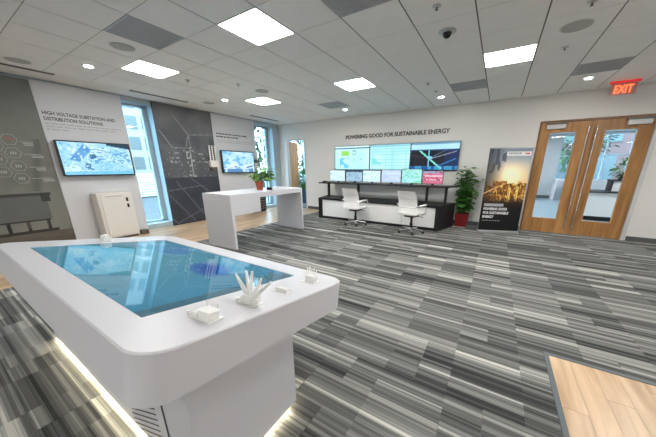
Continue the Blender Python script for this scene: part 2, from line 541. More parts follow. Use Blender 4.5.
def ceil_light(x, y, label, group='square ceiling light panels'):
    x, y = cell_key(x, y); w, d = 0.6165, 0.59
    t = thing('ceiling_light', label, 'ceiling light', (x + w / 2, y + d / 2, H), 0, group)
    f = MB()
    f.box(x + .006, x + .016, y + .004, y + d - .004, H - .003, H + .03).box(x + w - .016, x + w - .006, y + .004, y + d - .004, H - .003, H + .03)
    f.box(x + .016, x + w - .016, y + .004, y + .014, H - .003, H + .03).box(x + .016, x + w - .016, y + d - .014, y + d - .004, H - .003, H + .03)
    f.build('frame', TRIMRING, t)
    MB().box(x + .0165, x + w - .0165, y + .0145, y + d - .0145, H - .001, H + .012).build('diffuser', LIGHT, t)
ceil_light(-2.88, 2.147, 'large bright square light panel above the white counter end, nearest of all')
ceil_light(-5.35, 2.147, 'bright square light panel near the wall screen, between vent and window')
ceil_light(-2.88, 4.507, 'bright square light panel above the left office chair')
ceil_light(-5.35, 4.507, 'smallest bright square light panel, near the small wall screen')
ceil_light(-0.42, 4.507, 'wide bright light panel in front of the banner and double door')
for c in lx.values():
    for r in (2.147, 4.507):
        if (round(c, 1), round(r, 1)) in ((-2.9, 2.1), (-5.3, 2.1), (-2.9, 4.5), (-5.3, 4.5), (-0.4, 4.5)): continue
        ceil_light(c, r, 'square light panel added out of view behind the camera to light the table front', 'ceiling light panels out of view')
for c in (-5.04, -2.57, -0.11, 2.36):          # unseen panels added behind the camera to light the table's near face
    for y_ in (-2.6,):
        t = thing('ceiling_light', 'square light panel added out of view behind the camera to light the table front', 'ceiling light', (c, y_, H), 0, 'ceiling light panels out of view')
        MB().box(c - .3, c + .3, y_ - .3, y_ + .3, H - .012, H - .002).build('diffuser', LIGHT, t)
        MB().box(c - .31, c + .31, y_ - .31, y_ + .31, H - .008, H).build('frame', TRIMRING, t)

def ceil_vent(x, y, label, slats_along='X', perforated=False):
    x, y = cell_key(x, y); w, d = 0.6165, 0.59
    t = thing('ceiling_vent', label, 'vent', (x + w / 2, y + d / 2, H), 0, 'grey ceiling air vents')
    f = MB()
    f.box(x + .006, x + .026, y + .003, y + d - .003, H - .003, H + .03).box(x + w - .026, x + w - .006, y + .003, y + d - .003, H - .003, H + .03)
    f.box(x + .026, x + w - .026, y + .003, y + .023, H - .003, H + .03).box(x + .026, x + w - .026, y + d - .023, y + d - .003, H - .003, H + .03)
    f.build('frame', VENT_GREY, t)
    MB().box(x + .026, x + w - .026, y + .023, y + d - .023, H + .02, H + .028).build('backing', VENT_DARK, t)
    s = MB(); n = 26
    for i in range(n):
        a = x + .03 + (w - .06) * i / n
        s.box(a, a + (w - .06) / n * 0.62, y + .023, y + d - .023, H, H + .018)
    tag(s.build('slat_grid', VENT_GREY, t), kind='stuff')
ceil_vent(-4.1, 1.557, 'large blue-grey ceiling vent above the touch table')
ceil_vent(-1.65, 2.147, 'dark grey slatted ceiling vent at the top edge of the picture')
ceil_vent(-1.033, 5.687, 'grey ceiling vent above the right office chair')
ceil_vent(0.8165, 5.687, 'grey ceiling vent beside the red exit sign')
ceil_vent(-4.1155, 5.687, 'grey ceiling vent above the left end of the video screens')

def speaker(x, y, label, r=0.125):
    t = thing('ceiling_speaker', label, 'speaker', (x, y, H), 0, 'round ceiling speakers')
    MB().lathe([(r, -0.002), (r + .012, -0.004), (r + .014, 0.0)], 28, (x, y, H)).build('rim', TRIMRING, t)
    MB().lathe([(r - .02, -0.010), (r - .001, -0.007), (r - .001, -0.003)], 28, (x, y, H)).build('grille', GRILLE, t)
speaker(-6.28, 1.25, 'round grey ceiling speaker above the dark graphic panel')
speaker(-4.42, 1.85, 'round ceiling speaker beside the large blue-grey vent')
speaker(-6.29, 4.22, 'round grey ceiling speaker above the dark map panel')
speaker(-4.41, 4.18, 'small round ceiling speaker beside the smallest light panel')
speaker(0.51, 4.215, 'big round grey ceiling speaker left of the exit sign', 0.135)

def downlight(x, y, label):
    t = thing('downlight', label, 'ceiling light', (x, y, H), 0, 'small round recessed downlights')
    MB().lathe([(0.048, -0.004), (0.075, -0.006), (0.08, 0.0)], 22, (x, y, H)).build('trim_ring', TRIMRING, t)
    MB().lathe([(0.040, -0.009), (0.048, -0.007), (0.048, -0.001)], 22, (x, y, H)).build('lens', LIGHT_DOWN, t)
downlight(-5.675, 1.86, 'small round downlight above the wall screen and white panel')
downlight(-5.70, 4.24, 'small round downlight above the dark map panel')
downlight(-1.335, 6.56, 'small round downlight above the right end of the video screens')
downlight(-3.815, 6.56, 'small round downlight above the left end of the video screens')
downlight(1.12, 6.56, 'small round downlight beside the exit sign')

def sprinkler(x, y, label):
    t = thing('sprinkler', label, 'sprinkler', (x, y, H), 0, 'ceiling sprinkler heads')
    MB().lathe([(0.012, -0.012), (0.038, -0.006), (0.042, 0.0)], 16, (x, y, H)).build('escutcheon', ALU, t)
    MB().tube((x, y, H - .012), (x, y, H - .032), .008).tube((x, y, H - .032), (x, y, H - .034), .016).build('nozzle', CLOSER_ARM, t)
sprinkler(-0.742, 3.04, 'sprinkler head at the top edge above the dome camera')
sprinkler(-1.36, 5.40, 'sprinkler head near the downlight over the right chair')
sprinkler(0.51, 4.81, 'sprinkler head below the big round ceiling speaker')
sprinkler(0.53, 3.72, 'sprinkler head at the top edge above the big ceiling speaker')
sprinkler(-4.44, 3.63, 'sprinkler head beside the small ceiling speaker over the counter')
sprinkler(-5.02, 3.01, 'sprinkler head over the counter near the tall window')
t = thing('security_camera', 'black dome security camera on the ceiling', 'security camera', (-0.735, 3.60, H))
MB().lathe([(0.055, -0.02), (0.095, -0.012), (0.098, 0.0)], 24, (-0.735, 3.60, H)).build('mount', ALU, t)
MB().lathe([(0.004, -0.072), (0.028, -0.064), (0.045, -0.045), (0.052, -0.02)], 24, (-0.735, 3.60, H)).build('dome', DOME, t)
tag(MB().lathe([(0.02, -0.02), (0.026, -0.012), (0.028, 0.0)], 14, (-1.339, 6.014, H)).build('ceiling_sensor', VENT_GREY), 'tiny round sensor on the ceiling above the right chair', 'sensor')
def slot_diffuser(y0, y1, label):
    t = thing('slot_diffuser', label, 'vent', (-6.66, (y0 + y1) / 2, H), 0, 'black linear slot diffusers')
    MB().box(-6.72, -6.712, y0, y1, H - .006, H).box(-6.608, -6.60, y0, y1, H - .006, H).build('flange', TRIMRING, t)
    MB().box(-6.712, -6.608, y0, y1, H - .004, H).build('slot', SLOT_DARK, t)
slot_diffuser(2.76, 3.92, 'dark linear slot vent in the ceiling by the tall window')
slot_diffuser(5.78, 6.94, 'dark linear slot vent in the ceiling by the far window')
slot_diffuser(0.2, 1.7, 'dark linear slot vent in the ceiling above the left graphic panel')

# exit sign
t = thing('exit_sign', 'red lit exit sign hanging from the ceiling by the double door', 'exit sign', (1.735, 7.10, 2.77))
MB().box(1.535, 1.935, 7.07, 7.13, 2.968, 3.0).build('canopy', EXIT_EDGE, t)
MB().box(1.565, 1.905, 7.092, 7.106, 2.775, 2.968).build('panel', EXIT_PANEL, t)
text_obj('EXIT', 0.2, EXIT_RED, 'lettering', t, 0.003, 0.006, 0.25, 0.135, Matrix.Translation((-0.125, -0.012, 0.03)) @ Matrix.Rotation(math.pi / 2, 4, 'X'))

# ------------------------------------------------------------------ walls
# left wall with two tall window openings
W1 = (2.775, 3.365); W2 = (6.36, 7.22); ZS, ZT = 0.12, 2.90
mb = MB()
for a, b in ((YS, W1[0]), (W1[1], W2[0]), (W2[1], 7.70)):
    mb.box(-7.62, XW, a, b, 0, H)
for a, b in (W1, W2):
    mb.box(-7.62, XW, a, b, 0, ZS).box(-7.62, XW, a, b, ZT, H)
tag(mb.build('wall_left', REVEAL), kind='structure')

def window(n, a, b, xg, transoms, mull, far=.05):
    w = tag(empty('window_%d' % n, (xg, (a + b) / 2, ZS)), kind='structure')
    fw = 0.05
    MB().box(xg - .04, xg + .04, a, a + fw, ZS, ZT).build('window_frame', REVEAL, w)
    MB().box(xg - .04, xg + .04, b - far, b, ZS, ZT).build('window_frame', REVEAL, w)
    MB().box(xg - .04, xg + .04, a + fw, b - fw, ZS, ZS + fw).build('window_frame', REVEAL, w)
    MB().box(xg - .04, xg + .04, a + fw, b - fw, ZT - fw, ZT).build('window_frame', REVEAL, w)
    for z in transoms: MB().box(xg - .03, xg + .03, a + fw, b - fw, z - .02, z + .02).build('transom', REVEAL, w)
    for y in mull: MB().box(xg - .03, xg + .03, y - .02, y + .02, ZS + fw, ZT - fw).build('mullion', ALU, w)
    MB().box(xg - .004, xg + .004, a + fw, b - far, ZS + fw, ZT - fw).build('pane', GLASS, w)
window(1, W1[0], W1[1], -7.54, (), (), .10)
window(2, W2[0], W2[1], -7.54, (), (7.0,), .10)

# back wall with two door openings
D1 = (0.648, 2.47, 2.47)     # double door
D2 = (-6.93, -6.03, 2.46)    # side door
wb = MB()
for a, b in ((-7.7, D2[0]), (D2[1], D1[0]), (D1[1], XE + .1)): wb.box(a, b, YB, YB + .14, 0, H)
for d in (D1, D2): wb.box(d[0], d[1], YB, YB + .14, d[2], H)
tag(wb.build('wall_back', WALL), kind='structure')
tag(MB().box(XE, XE + .12, YS, YB, 0, H).build('wall_right', WALL), kind='structure')
tag(MB().box(-7.62, XE + .12, YS - .12, YS, 0, H).build('wall_front', WALL), kind='structure')
bbm = MB()
for a, b in ((-6.03 + .03, D1[0] - .01), (D1[1] + .05, XE)): bbm.box(a, b, YB - .012, YB, 0.0, 0.095)
tag(bbm.build('baseboard_back', BASEB), kind='structure')
tag(MB().box(XE - .012, XE, YS, YB - .012, 0.0, 0.095).build('baseboard_right', BASEB), kind='structure')

# double door
door1 = tag(empty('door_1', (1.55, YB, 0)), kind='structure')
MB().box(D1[0], D1[0] + .035, YB - .02, YB + .13, 0, D1[2] - .035).build('door_frame', DOORFRAME, door1)
MB().box(D1[0], D1[1], YB - .02, YB + .13, D1[2] - .035, D1[2]).build('door_frame', DOORFRAME, door1)
MB().box(D1[1] - .035, D1[1] + .03, YB - .03, YB + .13, 0, D1[2] - .035).build('door_frame', ALU_PALE, door1)
def leaf(x0, x1, g0, g1, hx, closer):
    y0, y1 = YB + .005, YB + .05
    z1 = D1[2] - .04
    lf = MB().box(x0, g0, y0, y1, .01, z1).box(g1, x1, y0, y1, .01, z1).box(g0, g1, y0, y1, .01, .33).box(g0, g1, y0, y1, 2.235, z1)
    lo = lf.build('door_leaf', DOORWOOD, door1)
    MB().box(g0, g1, (y0 + y1) / 2 - .004, (y0 + y1) / 2 + .004, .33, 2.235).build('glass_pane', GLASS, lo)
    bd = MB()
    for a, b, c, d in ((g0, g0 + .012, .33, 2.235), (g1 - .012, g1, .33, 2.235), (g0 + .012, g1 - .012, .33, .342), (g0 + .012, g1 - .012, 2.223, 2.235)):
        bd.box(a, b, y0 - .003, y1 + .003, c, d)
    bd.build('glazing_bead', DOORWOOD, lo)
    hd = MB().tube((hx, y0 - .055, .12), (hx, y0 - .055, 2.31), .013, .013, 12)
    for z in (.35, 1.2, 2.08): hd.tube((hx, y0 - .055, z), (hx, y0, z), .009, .009, 8)
    hd.build('pull_handle', CHROME, lo)
    cx0, cx1 = closer
    MB().box(cx0, cx1, y0 - .055, y0, 2.295, 2.385).build('closer_body', CLOSER, lo, 0.006)
    MB().box(cx0 - .02, cx1 + .03, y0 - .06, y0 - .02, 2.388, 2.425).box(cx1 - .12, cx1 - .02, y0 - .055, y0 - .015, 2.385, 2.418).build('closer_arm', CLOSER_ARM, lo)
leaf(D1[0] + .04, 1.548, 0.838, 1.315, 1.478, (0.775, 1.10))
leaf(1.554, D1[1] - .04, 1.748, 2.235, 1.610, (2.04, 2.375))

# side door, leaf swung open into the next room
door2 = tag(empty('door_2', ((D2[0] + D2[1]) / 2, YB, 0)), kind='structure')
MB().box(D2[0], D2[0] + .035, YB - .01, YB + .15, 0, D2[2]).build('door_frame', ALU_PALE, door2)
MB().box(D2[1] - .035, D2[1], YB - .01, YB + .15, 0, D2[2]).build('door_frame', ALU_PALE, door2)
MB().box(D2[0] + .035, D2[1] - .035, YB - .01, YB + .15, D2[2] - .035, D2[2]).build('door_frame', ALU_PALE, door2)
lf2 = MB(); lf2.tf = Matrix.Translation((D2[0] + .045, YB + .15, 0)) @ Matrix.Rotation(math.radians(108), 4, 'Z')
lo2 = lf2.box(0, .80, 0, .045, .01, 2.41).build('door_leaf', wood_mat('pale_oak_veneer', (0.42, 0.24, 0.10, 1), (0.60, 0.38, 0.19, 1), 'Z', 0.4, 11.0, 1.4), door2)
hb = MB(); hb.tf = lf2.tf
hb.tube((.73, -.05, 1.0), (.73, 0, 1.0), .012).tube((.73, -.05, 1.0), (.61, -.05, 1.0), .01).build('lever_handle', CHROME, lo2)

# ------------------------------------------------------------------ rooms beyond the doors
tag(MB().box(-7.6, 9.0, 7.70, 17.0, -0.10, 0.0).build('floor', LOBBY_FLOOR), kind='structure')
tag(MB().box(-7.6, 9.0, 7.70, 17.0, 3.0, 3.1).build('ceiling', CEIL_GYP), kind='structure')
tag(MB().box(-4.4, -4.28, 7.70, 17.0, 0, 3.0).build('wall_partition', LOBBY_WALL), kind='structure')
YF = 16.3
fw_ = MB()
fw_.box(-4.28, 2.38, YF, YF + .12, 0, 3.0).box(2.38, 9.0, YF, YF + .12, 0, 0.95).box(2.38, 9.0, YF, YF + .12, 2.9, 3.0)
tag(fw_.build('wall_far', LOBBY_WALL), kind='structure')
tag(MB().box(9.0, 9.12, 7.70, 17.0, 0, 3.0).build('wall_lobby_side', LOBBY_WALL), kind='structure')
tag(MB().box(XE + .12, 9.12, 7.58, 7.70, 0, 3.0).build('wall_lobby_front', LOBBY_WALL), kind='structure')
tag(MB().box(-4.28, 2.38, YF - .015, YF, 0, .14).build('baseboard_far', BASEB), kind='structure')
w3 = tag(empty('window_3', (5.6, YF + .05, .95)), kind='structure')
for x in (2.41, 3.2, 4.0, 4.8, 5.6, 6.4, 7.2, 8.0, 8.95): MB().box(x - .03, x + .03, YF + .01, YF + .11, .95, 2.9).build('mullion', REVEAL, w3)
for a, b in ((2.44, 3.17), (3.23, 3.97), (4.03, 4.77), (4.83, 5.57), (5.63, 6.37), (6.43, 7.17), (7.23, 7.97), (8.03, 8.92)):
    MB().box(a, b, YF + .01, YF + .11, 1.98, 2.02).build('transom', REVEAL, w3)
    MB().box(a, b, YF + .055, YF + .063, .95, 1.98).build('pane', GLASS, w3)
    MB().box(a, b, YF + .055, YF + .063, 2.02, 2.9).build('pane', GLASS, w3)
for x in (-1.5, 1.6, 4.2, 7.0):  # panels added under the lobby ceiling to brighten the view through the doors
    for y_ in (9.0, 11.6, 14.2):
        t = thing('ceiling_light', 'square light panel added to brighten the lobby beyond the double door', 'ceiling light', (x, y_, 3.0), 0, 'added lobby lights')
        MB().box(x - .3, x + .3, y_ - .3, y_ + .3, 2.985, 2.997).build('diffuser', LIGHT, t)
        MB().box(x - .31, x + .31, y_ - .31, y_ + .31, 2.99, 3.0).build('frame', TRIMRING, t)
# reception desk
t = thing('reception_desk', 'white reception desk with dark top seen through the right door glass', 'desk', (3.4, 10.2, 0))
MB().box(2.35, 4.6, 10.02, 10.45, 0, .13).build('plinth', BLACK, t)
MB().box(2.30, 4.65, 9.98, 10.5, .13, .80).build('front_panel', DESK_WHITE, t)
MB().box(2.26, 4.7, 9.93, 10.9, .80, .835).build('worktop', BLACK, t)
MB().box(2.85, 4.6, 10.3, 10.6, .835, 1.12).build('upper_front', DESK_WHITE, t)
MB().box(2.80, 4.65, 10.25, 10.65, 1.12, 1.16).build('upper_top', BLACK, t)
MB().box(2.80, 2.85, 10.28, 10.6, .835, 1.12).build('end_panel', BLACK, t)

def leaves(mb, pts, size, rnd, droop=0.3, aspect=0.42):
    """pointed folded leaves at the given (point, outward direction)"""
    for p, d in pts:
        p = Vector(p); d = Vector(d).normalized()
        L_ = size * rnd.uniform(0.7, 1.25)
        side = d.cross(Vector((0, 0, 1)))
        if side.length < .05: side = Vector((1, 0, 0))
        side.normalize()
        side = (side + Vector((0, 0, rnd.uniform(-.5, .5)))).normalized()
        up = side.cross(d).normalized()
        w = L_ * aspect
        tip = p + d * L_ - Vector((0, 0, droop * L_))
        mid = p + d * L_ * 0.5 - Vector((0, 0, droop * L_ * .2))
        a, b = mid + side * w * .5 + up * w * .12, mid - side * w * .5 + up * w * .12
        q = p + d * L_ * .8 - Vector((0, 0, droop * L_ * .65))
        a2, b2 = q + side * w * .28, q - side * w * .28
        mb.add([p, a, mid, b, a2, b2, tip], [(0, 1, 2), (0, 2, 3), (1, 4, 2), (2, 5, 3), (2, 4, 6), (2, 6, 5)])

def bush(center, r, n, size, rnd, zs=1.0):
    out = []
    for _ in range(n):
        d = Vector((rnd.gauss(0, 1), rnd.gauss(0, 1), rnd.gauss(0, .8))).normalized()
        k = rnd.uniform(.35, 1.0)
        out.append((Vector(center) + Vector((d.x * r * k, d.y * r * k, d.z * r * k * zs)), d + Vector((0, 0, .25))))
    return out

r_ = random.Random(5)
t = thing('potted_plant', 'bushy green plant in dark pot on the lobby reception desk', 'plant', (3.02, 10.42, 1.16))
MB().lathe([(.07, 0), (.10, .14), (.09, .14)], 16, (3.02, 10.42, 1.16)).build('pot', DARK_POT, t)
m_ = MB(); leaves(m_, bush((3.02, 10.42, 1.44), .24, 160, .13, r_), .13, r_)
tag(m_.build('foliage', LEAF, t), kind='stuff')
# small white side table and equipment seen through the left door glass
t = thing('console_table', 'slim white table under the lobby window, seen through the left door glass', 'table', (2.85, 15.6, 0))
MB().box(2.3, 3.4, 15.3, 15.9, .92, .98).build('tabletop', SOLID_WHITE, t)
for a in (2.34, 2.85, 3.36):
    for b in (15.34, 15.86): MB().box(a - .035, a + .035, b - .035, b + .035, 0, .92).build('leg', SOLID_WHITE, t)
# corridor behind the side door
t = thing('potted_plant', 'tall green plant in blue pot behind the side doorway', 'plant', (-7.10, 8.78, 0))
MB().lathe([(.16, 0), (.21, .62), (.19, .62), (.18, .56)], 18, (-7.10, 8.78, 0)).build('pot', BLUE_POT, t)
m_ = MB(); leaves(m_, bush((-7.10, 8.78, 1.02), .36, 260, .22, r_, 1.1), .2, r_)
tag(m_.build('foliage', LEAF, t), kind='stuff')
mb = MB().box(-7.62, -7.5, 7.70, 8.3, 0, 3.0).box(-7.62, -7.5, 11.6, 17.0, 0, 3.0).box(-7.62, -7.5, 8.3, 11.6, 2.85, 3.0).box(-7.62, -7.5, 8.3, 11.6, 0, .1)
tag(mb.build('wall_corridor', REVEAL), kind='structure')
w4 = tag(empty('window_4', (-7.56, 9.95, .1)), kind='structure')
for y in (8.32, 9.4, 10.5, 11.58): MB().box(-7.6, -7.52, y - .03, y + .03, .1, 2.85).build('mullion', REVEAL, w4)
for a, b in ((8.35, 9.37), (9.43, 10.47), (10.53, 11.55)): MB().box(-7.564, -7.556, a, b, .1, 2.85).build('pane', GLASS, w4)
tag(MB().box(-7.5, -4.4, YF, YF + .12, 0, 3.0).build('wall_corridor_end', LOBBY_WALL), kind='structure')

t = thing('ceiling_light', 'square ceiling light panel in the room behind the side door', 'ceiling light', (-6.0, 9.3, 3.0))
MB().box(-6.3, -5.7, 9.0, 9.6, 2.985, 2.997).build('diffuser', LIGHT, t)
MB().box(-6.31, -5.69, 8.99, 9.61, 2.99, 3.0).build('frame', TRIMRING, t)
# ------------------------------------------------------------------ outdoors
tag(MB().box(-60, -7.62, -30, 50, -0.4, -0.3).build('ground', PAVING), kind='structure')
tag(MB().box(-7.62, 40, 17.1, 50, -0.4, -0.3).build('ground', PAVING), kind='structure')
bl = thing('office_building', 'pale office block with window bands outside the tall window', 'building', (-19, 8, -.3))
MB().box(-26, -19, -4, 13.5, -.3, 14).build('wall', OUT_WHITE, bl)
for k in range(4):
    for j in range(22):
        z0, z1 = 1.35 + k * 1.15, 2.1 + k * 1.15
        y0 = -3.6 + j * .78
        MB().box(-19.06, -18.985, y0, y0 + .56, z0, z1).build('window', OUT_GLASS, bl)
for j in range(10):
    MB().box(-18.2, -18.12, -4, 13.5, -.2 + j * .14, -.12 + j * .14).build('railing_slat', ALU_PALE, bl)
for j in range(8):
    MB().box(-18.2, -18.1, -4 + j * 2.45, -3.9 + j * 2.45, -.3, 1.2).build('railing_post', ALU_PALE, bl)
bl2 = thing('brick_building', 'pink brick building outside the lobby window', 'building', (10, 26, -.3))
MB().box(0, 20, 26, 32, -.3, 12).build('wall', OUT_BRICK, bl2)
for i in range(8):
    for k in range(4): MB().box(.8 + i * 2.4, 2.2 + i * 2.4, 25.93, 26, .6 + k * 2.6, 2.4 + k * 2.6).build('window', OUT_GLASS, bl2)
def tree(x, y, h, r, label):
    t = thing('tree', label, 'tree', (x, y, -.3), 0, 'trees outside the windows')
    MB().tube((x, y, -.3), (x, y, h), .12, .06, 10).build('trunk', BARK, t)
    m = MB(); leaves(m, bush((x, y, h), r, 900, .32, r_), .34, r_)
    tag(m.build('foliage', OUT_LEAF, t), kind='stuff')
tree(-11.2, 9.6, 2.9, 1.5, 'leafy green tree outside the far tall window')
tree(-14.2, 17.4, 2.6, 2.0, 'leafy green tree outside the side room window')
tree(3.6, 20.5, 3.0, 1.7, 'leafy green tree outside the lobby window')
tag(MB().prism([(-.9, 0), (.9, 0), (.9, .5), (.55, .56), (.35, .95), (-.4, .95), (-.65, .55), (-.9, .5)], -13.2, -11.8, 'X').build('parked_car', pmat('dark_car_paint', (.03, .03, .035), .3)), 'dark parked car outside the far tall window', 'car')
bpy.data.objects['parked_car'].location = (-12.5, 11.6, -.3)

# ------------------------------------------------------------------ display wall panels (left)
def fs_yz(x, y0, y1, z0, z1):
    return lambda u, v: (x, y0 + (y1 - y0) * (1 - u) if False else y0 + (y1 - y0) * u, z0 + (z1 - z0) * v)
XP = -7.20      # face of the panels
# white panels
def white_panel(y0, y1, label):
    return tag(MB().box(XW + .003, XP, y0, y1, 0.0, 2.965).build('exhibition_board', WHITE_PANEL), label, 'wall panel', 'white display panels')
white_panel(1.49, 2.765, 'white display panel behind the cabinet and nearer wall screen')
white_panel(4.835, 6.355, 'white display panel behind the smaller, farther wall screen')
# dark graphic panel at the far left
def pan0(u, v):
    y = -0.6 + 2.09 * u; z = 2.97 * v
    c = mixc((128, 129, 122), (112, 116, 110), v)
    n = fbm(y * 3, z * 3, 3)
    c = mixc(c, (94, 97, 92), (n - .45) * 1.6)
    if z < .32: c = mixc((110, 104, 94), (84, 80, 74), fbm(y * 6, z * 14, 9))
    if 1.12 < y < 1.40 and 1.08 < z < 2.0:
        k = (z - 1.1) / .9
        c = mixc((96, 99, 95), c, min(1, abs(y - (1.18 + .2 * k)) / .09))
    if z < 1.03 and z > .57 and y < 1.26: c = mixc((104, 107, 104), (94, 96, 95), fbm(y * 4, z * 4, 5))
    if abs(z - 1.03) < .025 and y < 1.33: c = (64, 66, 64)
    if 1.2 < y < 1.3 and .9 < z < 1.05: c = (58, 60, 58)
    for a in (.25, .47, .72, .95, 1.19):
        if abs(y - a - (.57 - z) * .02) < .022 and .32 < z < .57: c = (40, 40, 40)
    if abs(z - .35) < .025 and y < 1.3: c = (52, 50, 47)
    if abs(z - .555) < .02 and y < 1.24: c = (52, 52, 52)
    if .40 < z < .55 and y < 1.2: c = mixc(c, (130, 128, 120), .4) if vnoise(y * 5, 1, 2) > .4 else c
    if z < .22: c = (92, 86, 78)
    return c
g0 = thing('graphic_panel', 'grey-green printed wall panel with hexagon icons and transformer picture', 'wall panel', (XW, 0.445, 0))
MB().box(XW, XP - .012, -0.6, 1.487, 0, 2.95).build('panel_body', BLACK, g0)
picture(92, 110, pan0, lambda u, v: (XP - .010, -0.6 + 2.087 * u, 2.95 * v)).build('printed_picture', PRINT, g0)
hx = MB()
def hexagon(mb, y, z, r, w, x):
    o = [(y + r * math.cos(a), z + r * math.sin(a)) for a in [math.radians(60 * k) for k in range(6)]]
    i = [(y + (r - w) * math.cos(a), z + (r - w) * math.sin(a)) for a in [math.radians(60 * k) for k in range(6)]]
    for k in range(6):
        j = (k + 1) % 6
        mb.add([(x, *o[k]), (x, *o[j]), (x, *i[j]), (x, *i[k])], [(0, 1, 2, 3)])
XQ = XP - .0085
HEX = [(1.05, 1.95), (1.05, 1.735), (1.06, 1.52), (1.05, 1.31), (.875, 1.63), (.875, 1.42), (.875, 1.84), (.70, 1.74), (.70, 1.52)]
for y_, z_ in HEX: hexagon(hx, y_, z_, .098, .006, XQ)
for k, (a, b, z_) in enumerate(((1.165, 1.31, 1.92), (1.165, 1.36, 1.715), (1.175, 1.37, 1.495), (1.165, 1.41, 1.30))):
    hx.add([(XQ, a, z_), (XQ, b, z_), (XQ, b, z_ + .008), (XQ, a, z_ + .008)], [(0, 1, 2, 3)])
    for q in range(2):
        e0 = b - .12 + .01 * q
        hx.add([(XQ, e0, z_ - .03 - q * .025), (XQ, b + .03 * (k % 2), z_ - .03 - q * .025), (XQ, b + .03 * (k % 2), z_ - .017 - q * .025), (XQ, e0, z_ - .017 - q * .025)], [(0, 1, 2, 3)])
for y_, z_ in HEX[1:6]:
    for q in range(3):
        a = y_ - .035 + q * .026
        hx.add([(XQ, a, z_ - .025), (XQ, a + .014, z_ - .025), (XQ, a + .014, z_ + .02 + .01 * (q % 2)), (XQ, a, z_ + .02)], [(0, 1, 2, 3)])
hx.build('hexagon_icons', pmat('pale_print', (.40, .42, .41), .6), g0)
rd = MB(); rd.add([(XQ, .99, 1.98), (XQ, 1.09, 1.93), (XQ, 1.10, 1.95), (XQ, 1.0, 2.0)], [(0, 1, 2, 3)])
rd.build('red_icon', pmat('dull_red_print', (.45, .12, .10), .6), g0)

# dark map panel
def pan2(u, v):
    y = 3.366 + 1.464 * u; z = 2.975 * v
    n = fbm(y * 2.2, z * 2.2, 21)
    c = mixc((70, 74, 80), (108, 110, 114), (n - .3) * 1.7)
    c = mixc(c, (126, 125, 124), max(0, min(1, (z - 1.9) / .5)) * .72 * vnoise(y * 2.6, z * 2.6, 31))
    if 1.25 < z < 2.0:
        c = mixc(c, (92, 95, 98), .5 * min(1, (2.0 - z) / .25))
        m = vnoise(y * 22, z * 26, 7)
        if 3.98 < y < 4.18 and m > .66: c = (170, 173, 175)
        elif (abs(z - 1.85) < .02 or abs(z - 1.63) < .025 or abs(z - 1.73) < .012) and (3.55 < y < 3.8 or 4.3 < y < 4.55) and m > .42: c = (156, 159, 161)
        elif m > .86: c = (140, 143, 146)
        if abs(y - 4.10) < .02 and z < 1.95: c = mixc(c, (170, 172, 174), .7)
    if z < 1.22:
        c = mixc((48, 52, 62), (66, 70, 80), fbm(y * 4, z * 4, 41))
        for a, b in (((3.38, .81), (3.97, .02)), ((3.61, 1.14), (4.22, .20)), ((3.49, .05), (4.9, .62)), ((3.33, .23), (3.49, .02)), ((3.38, .91), (4.3, 1.0)), ((4.3, 1.0), (4.83, .1)), ((4.0, 1.2), (4.83, .55))):
            if segd(y, z, a, b) < .012: c = (98, 103, 112)
    for a, b in (((3.42, 2.37), (3.66, 1.98)), ((3.66, 1.98), (4.0, 1.98)), ((4.11, 2.32), (4.77, 2.38)), ((3.79, 2.75), (4.11, 2.32)), ((4.11, 2.32), (4.0, 2.0)), ((4.11, 2.32), (4.13, 2.02))):
        if segd(y, z, a, b) < .011: c = (134, 136, 140)
    return c
g2 = thing('graphic_panel', 'dark charcoal wall panel with map lines beside the tall window', 'wall panel', (XW, 4.1, 0))
MB().box(XW, XP - .002, 3.366, 4.83, 0, 2.975).build('panel_body', BLACK, g2)
picture(86, 172, pan2, lambda u, v: (XP - .001, 3.367 + 1.462 * u, 2.974 * v)).build('printed_picture', PRINT, g2)

# heading on the nearer white panel
YZ = Matrix(((0, 0, 1, 0), (1, 0, 0, 0), (0, 1, 0, 0), (0, 0, 0, 1)))    # text plane -> wall facing +X
def wall_yz(y, z): return Matrix.Translation((XP, y, z)) @ YZ
h1 = thing('panel_heading', 'dark heading HIGH VOLTAGE SUBSTATION AND DISTRIBUTION SOLUTIONS above the wall screen', 'lettering', (0, 0, 0))
text_obj('HIGH VOLTAGE SUBSTATION AND', .1, LETTER, 'heading', h1, .002, .0022, 1.05, .062, wall_yz(1.535, 2.418))
text_obj('DISTRIBUTION SOLUTIONS', .1, LETTER, 'heading', h1, .002, .0022, .83, .062, wall_yz(1.535, 2.322))
def text_bars(parent, rows, mat, h=.022):
    """lines of small print too fine to read: rows of word-length dashes"""
    m = MB(); q = random.Random(3)
    for y0, y1, z in rows:
        y = y0
        while y < y1 - .03:
            w = min(q.uniform(.04, .13), y1 - y)
            m.box(XP, XP + .001, y, y + w, z, z + h); y += w + .02
    return m.build('small_print', mat, parent)
text_bars(h1, ((1.535, 2.66, 2.262), (1.535, 2.60, 2.212), (1.535, 1.86, 2.162)), LETTER_PALE, .018)
h2 = thing('panel_heading', 'small dark heading and fine print on the farther white panel', 'lettering', (0, 0, 0))
text_bars(h2, ((4.93, 6.02, 2.43), (4.93, 5.68, 2.35)), LETTER, .032)
text_bars(h2, ((4.93, 6.2, 2.255), (4.93, 6.2, 2.205)), LETTER_PALE, .018)

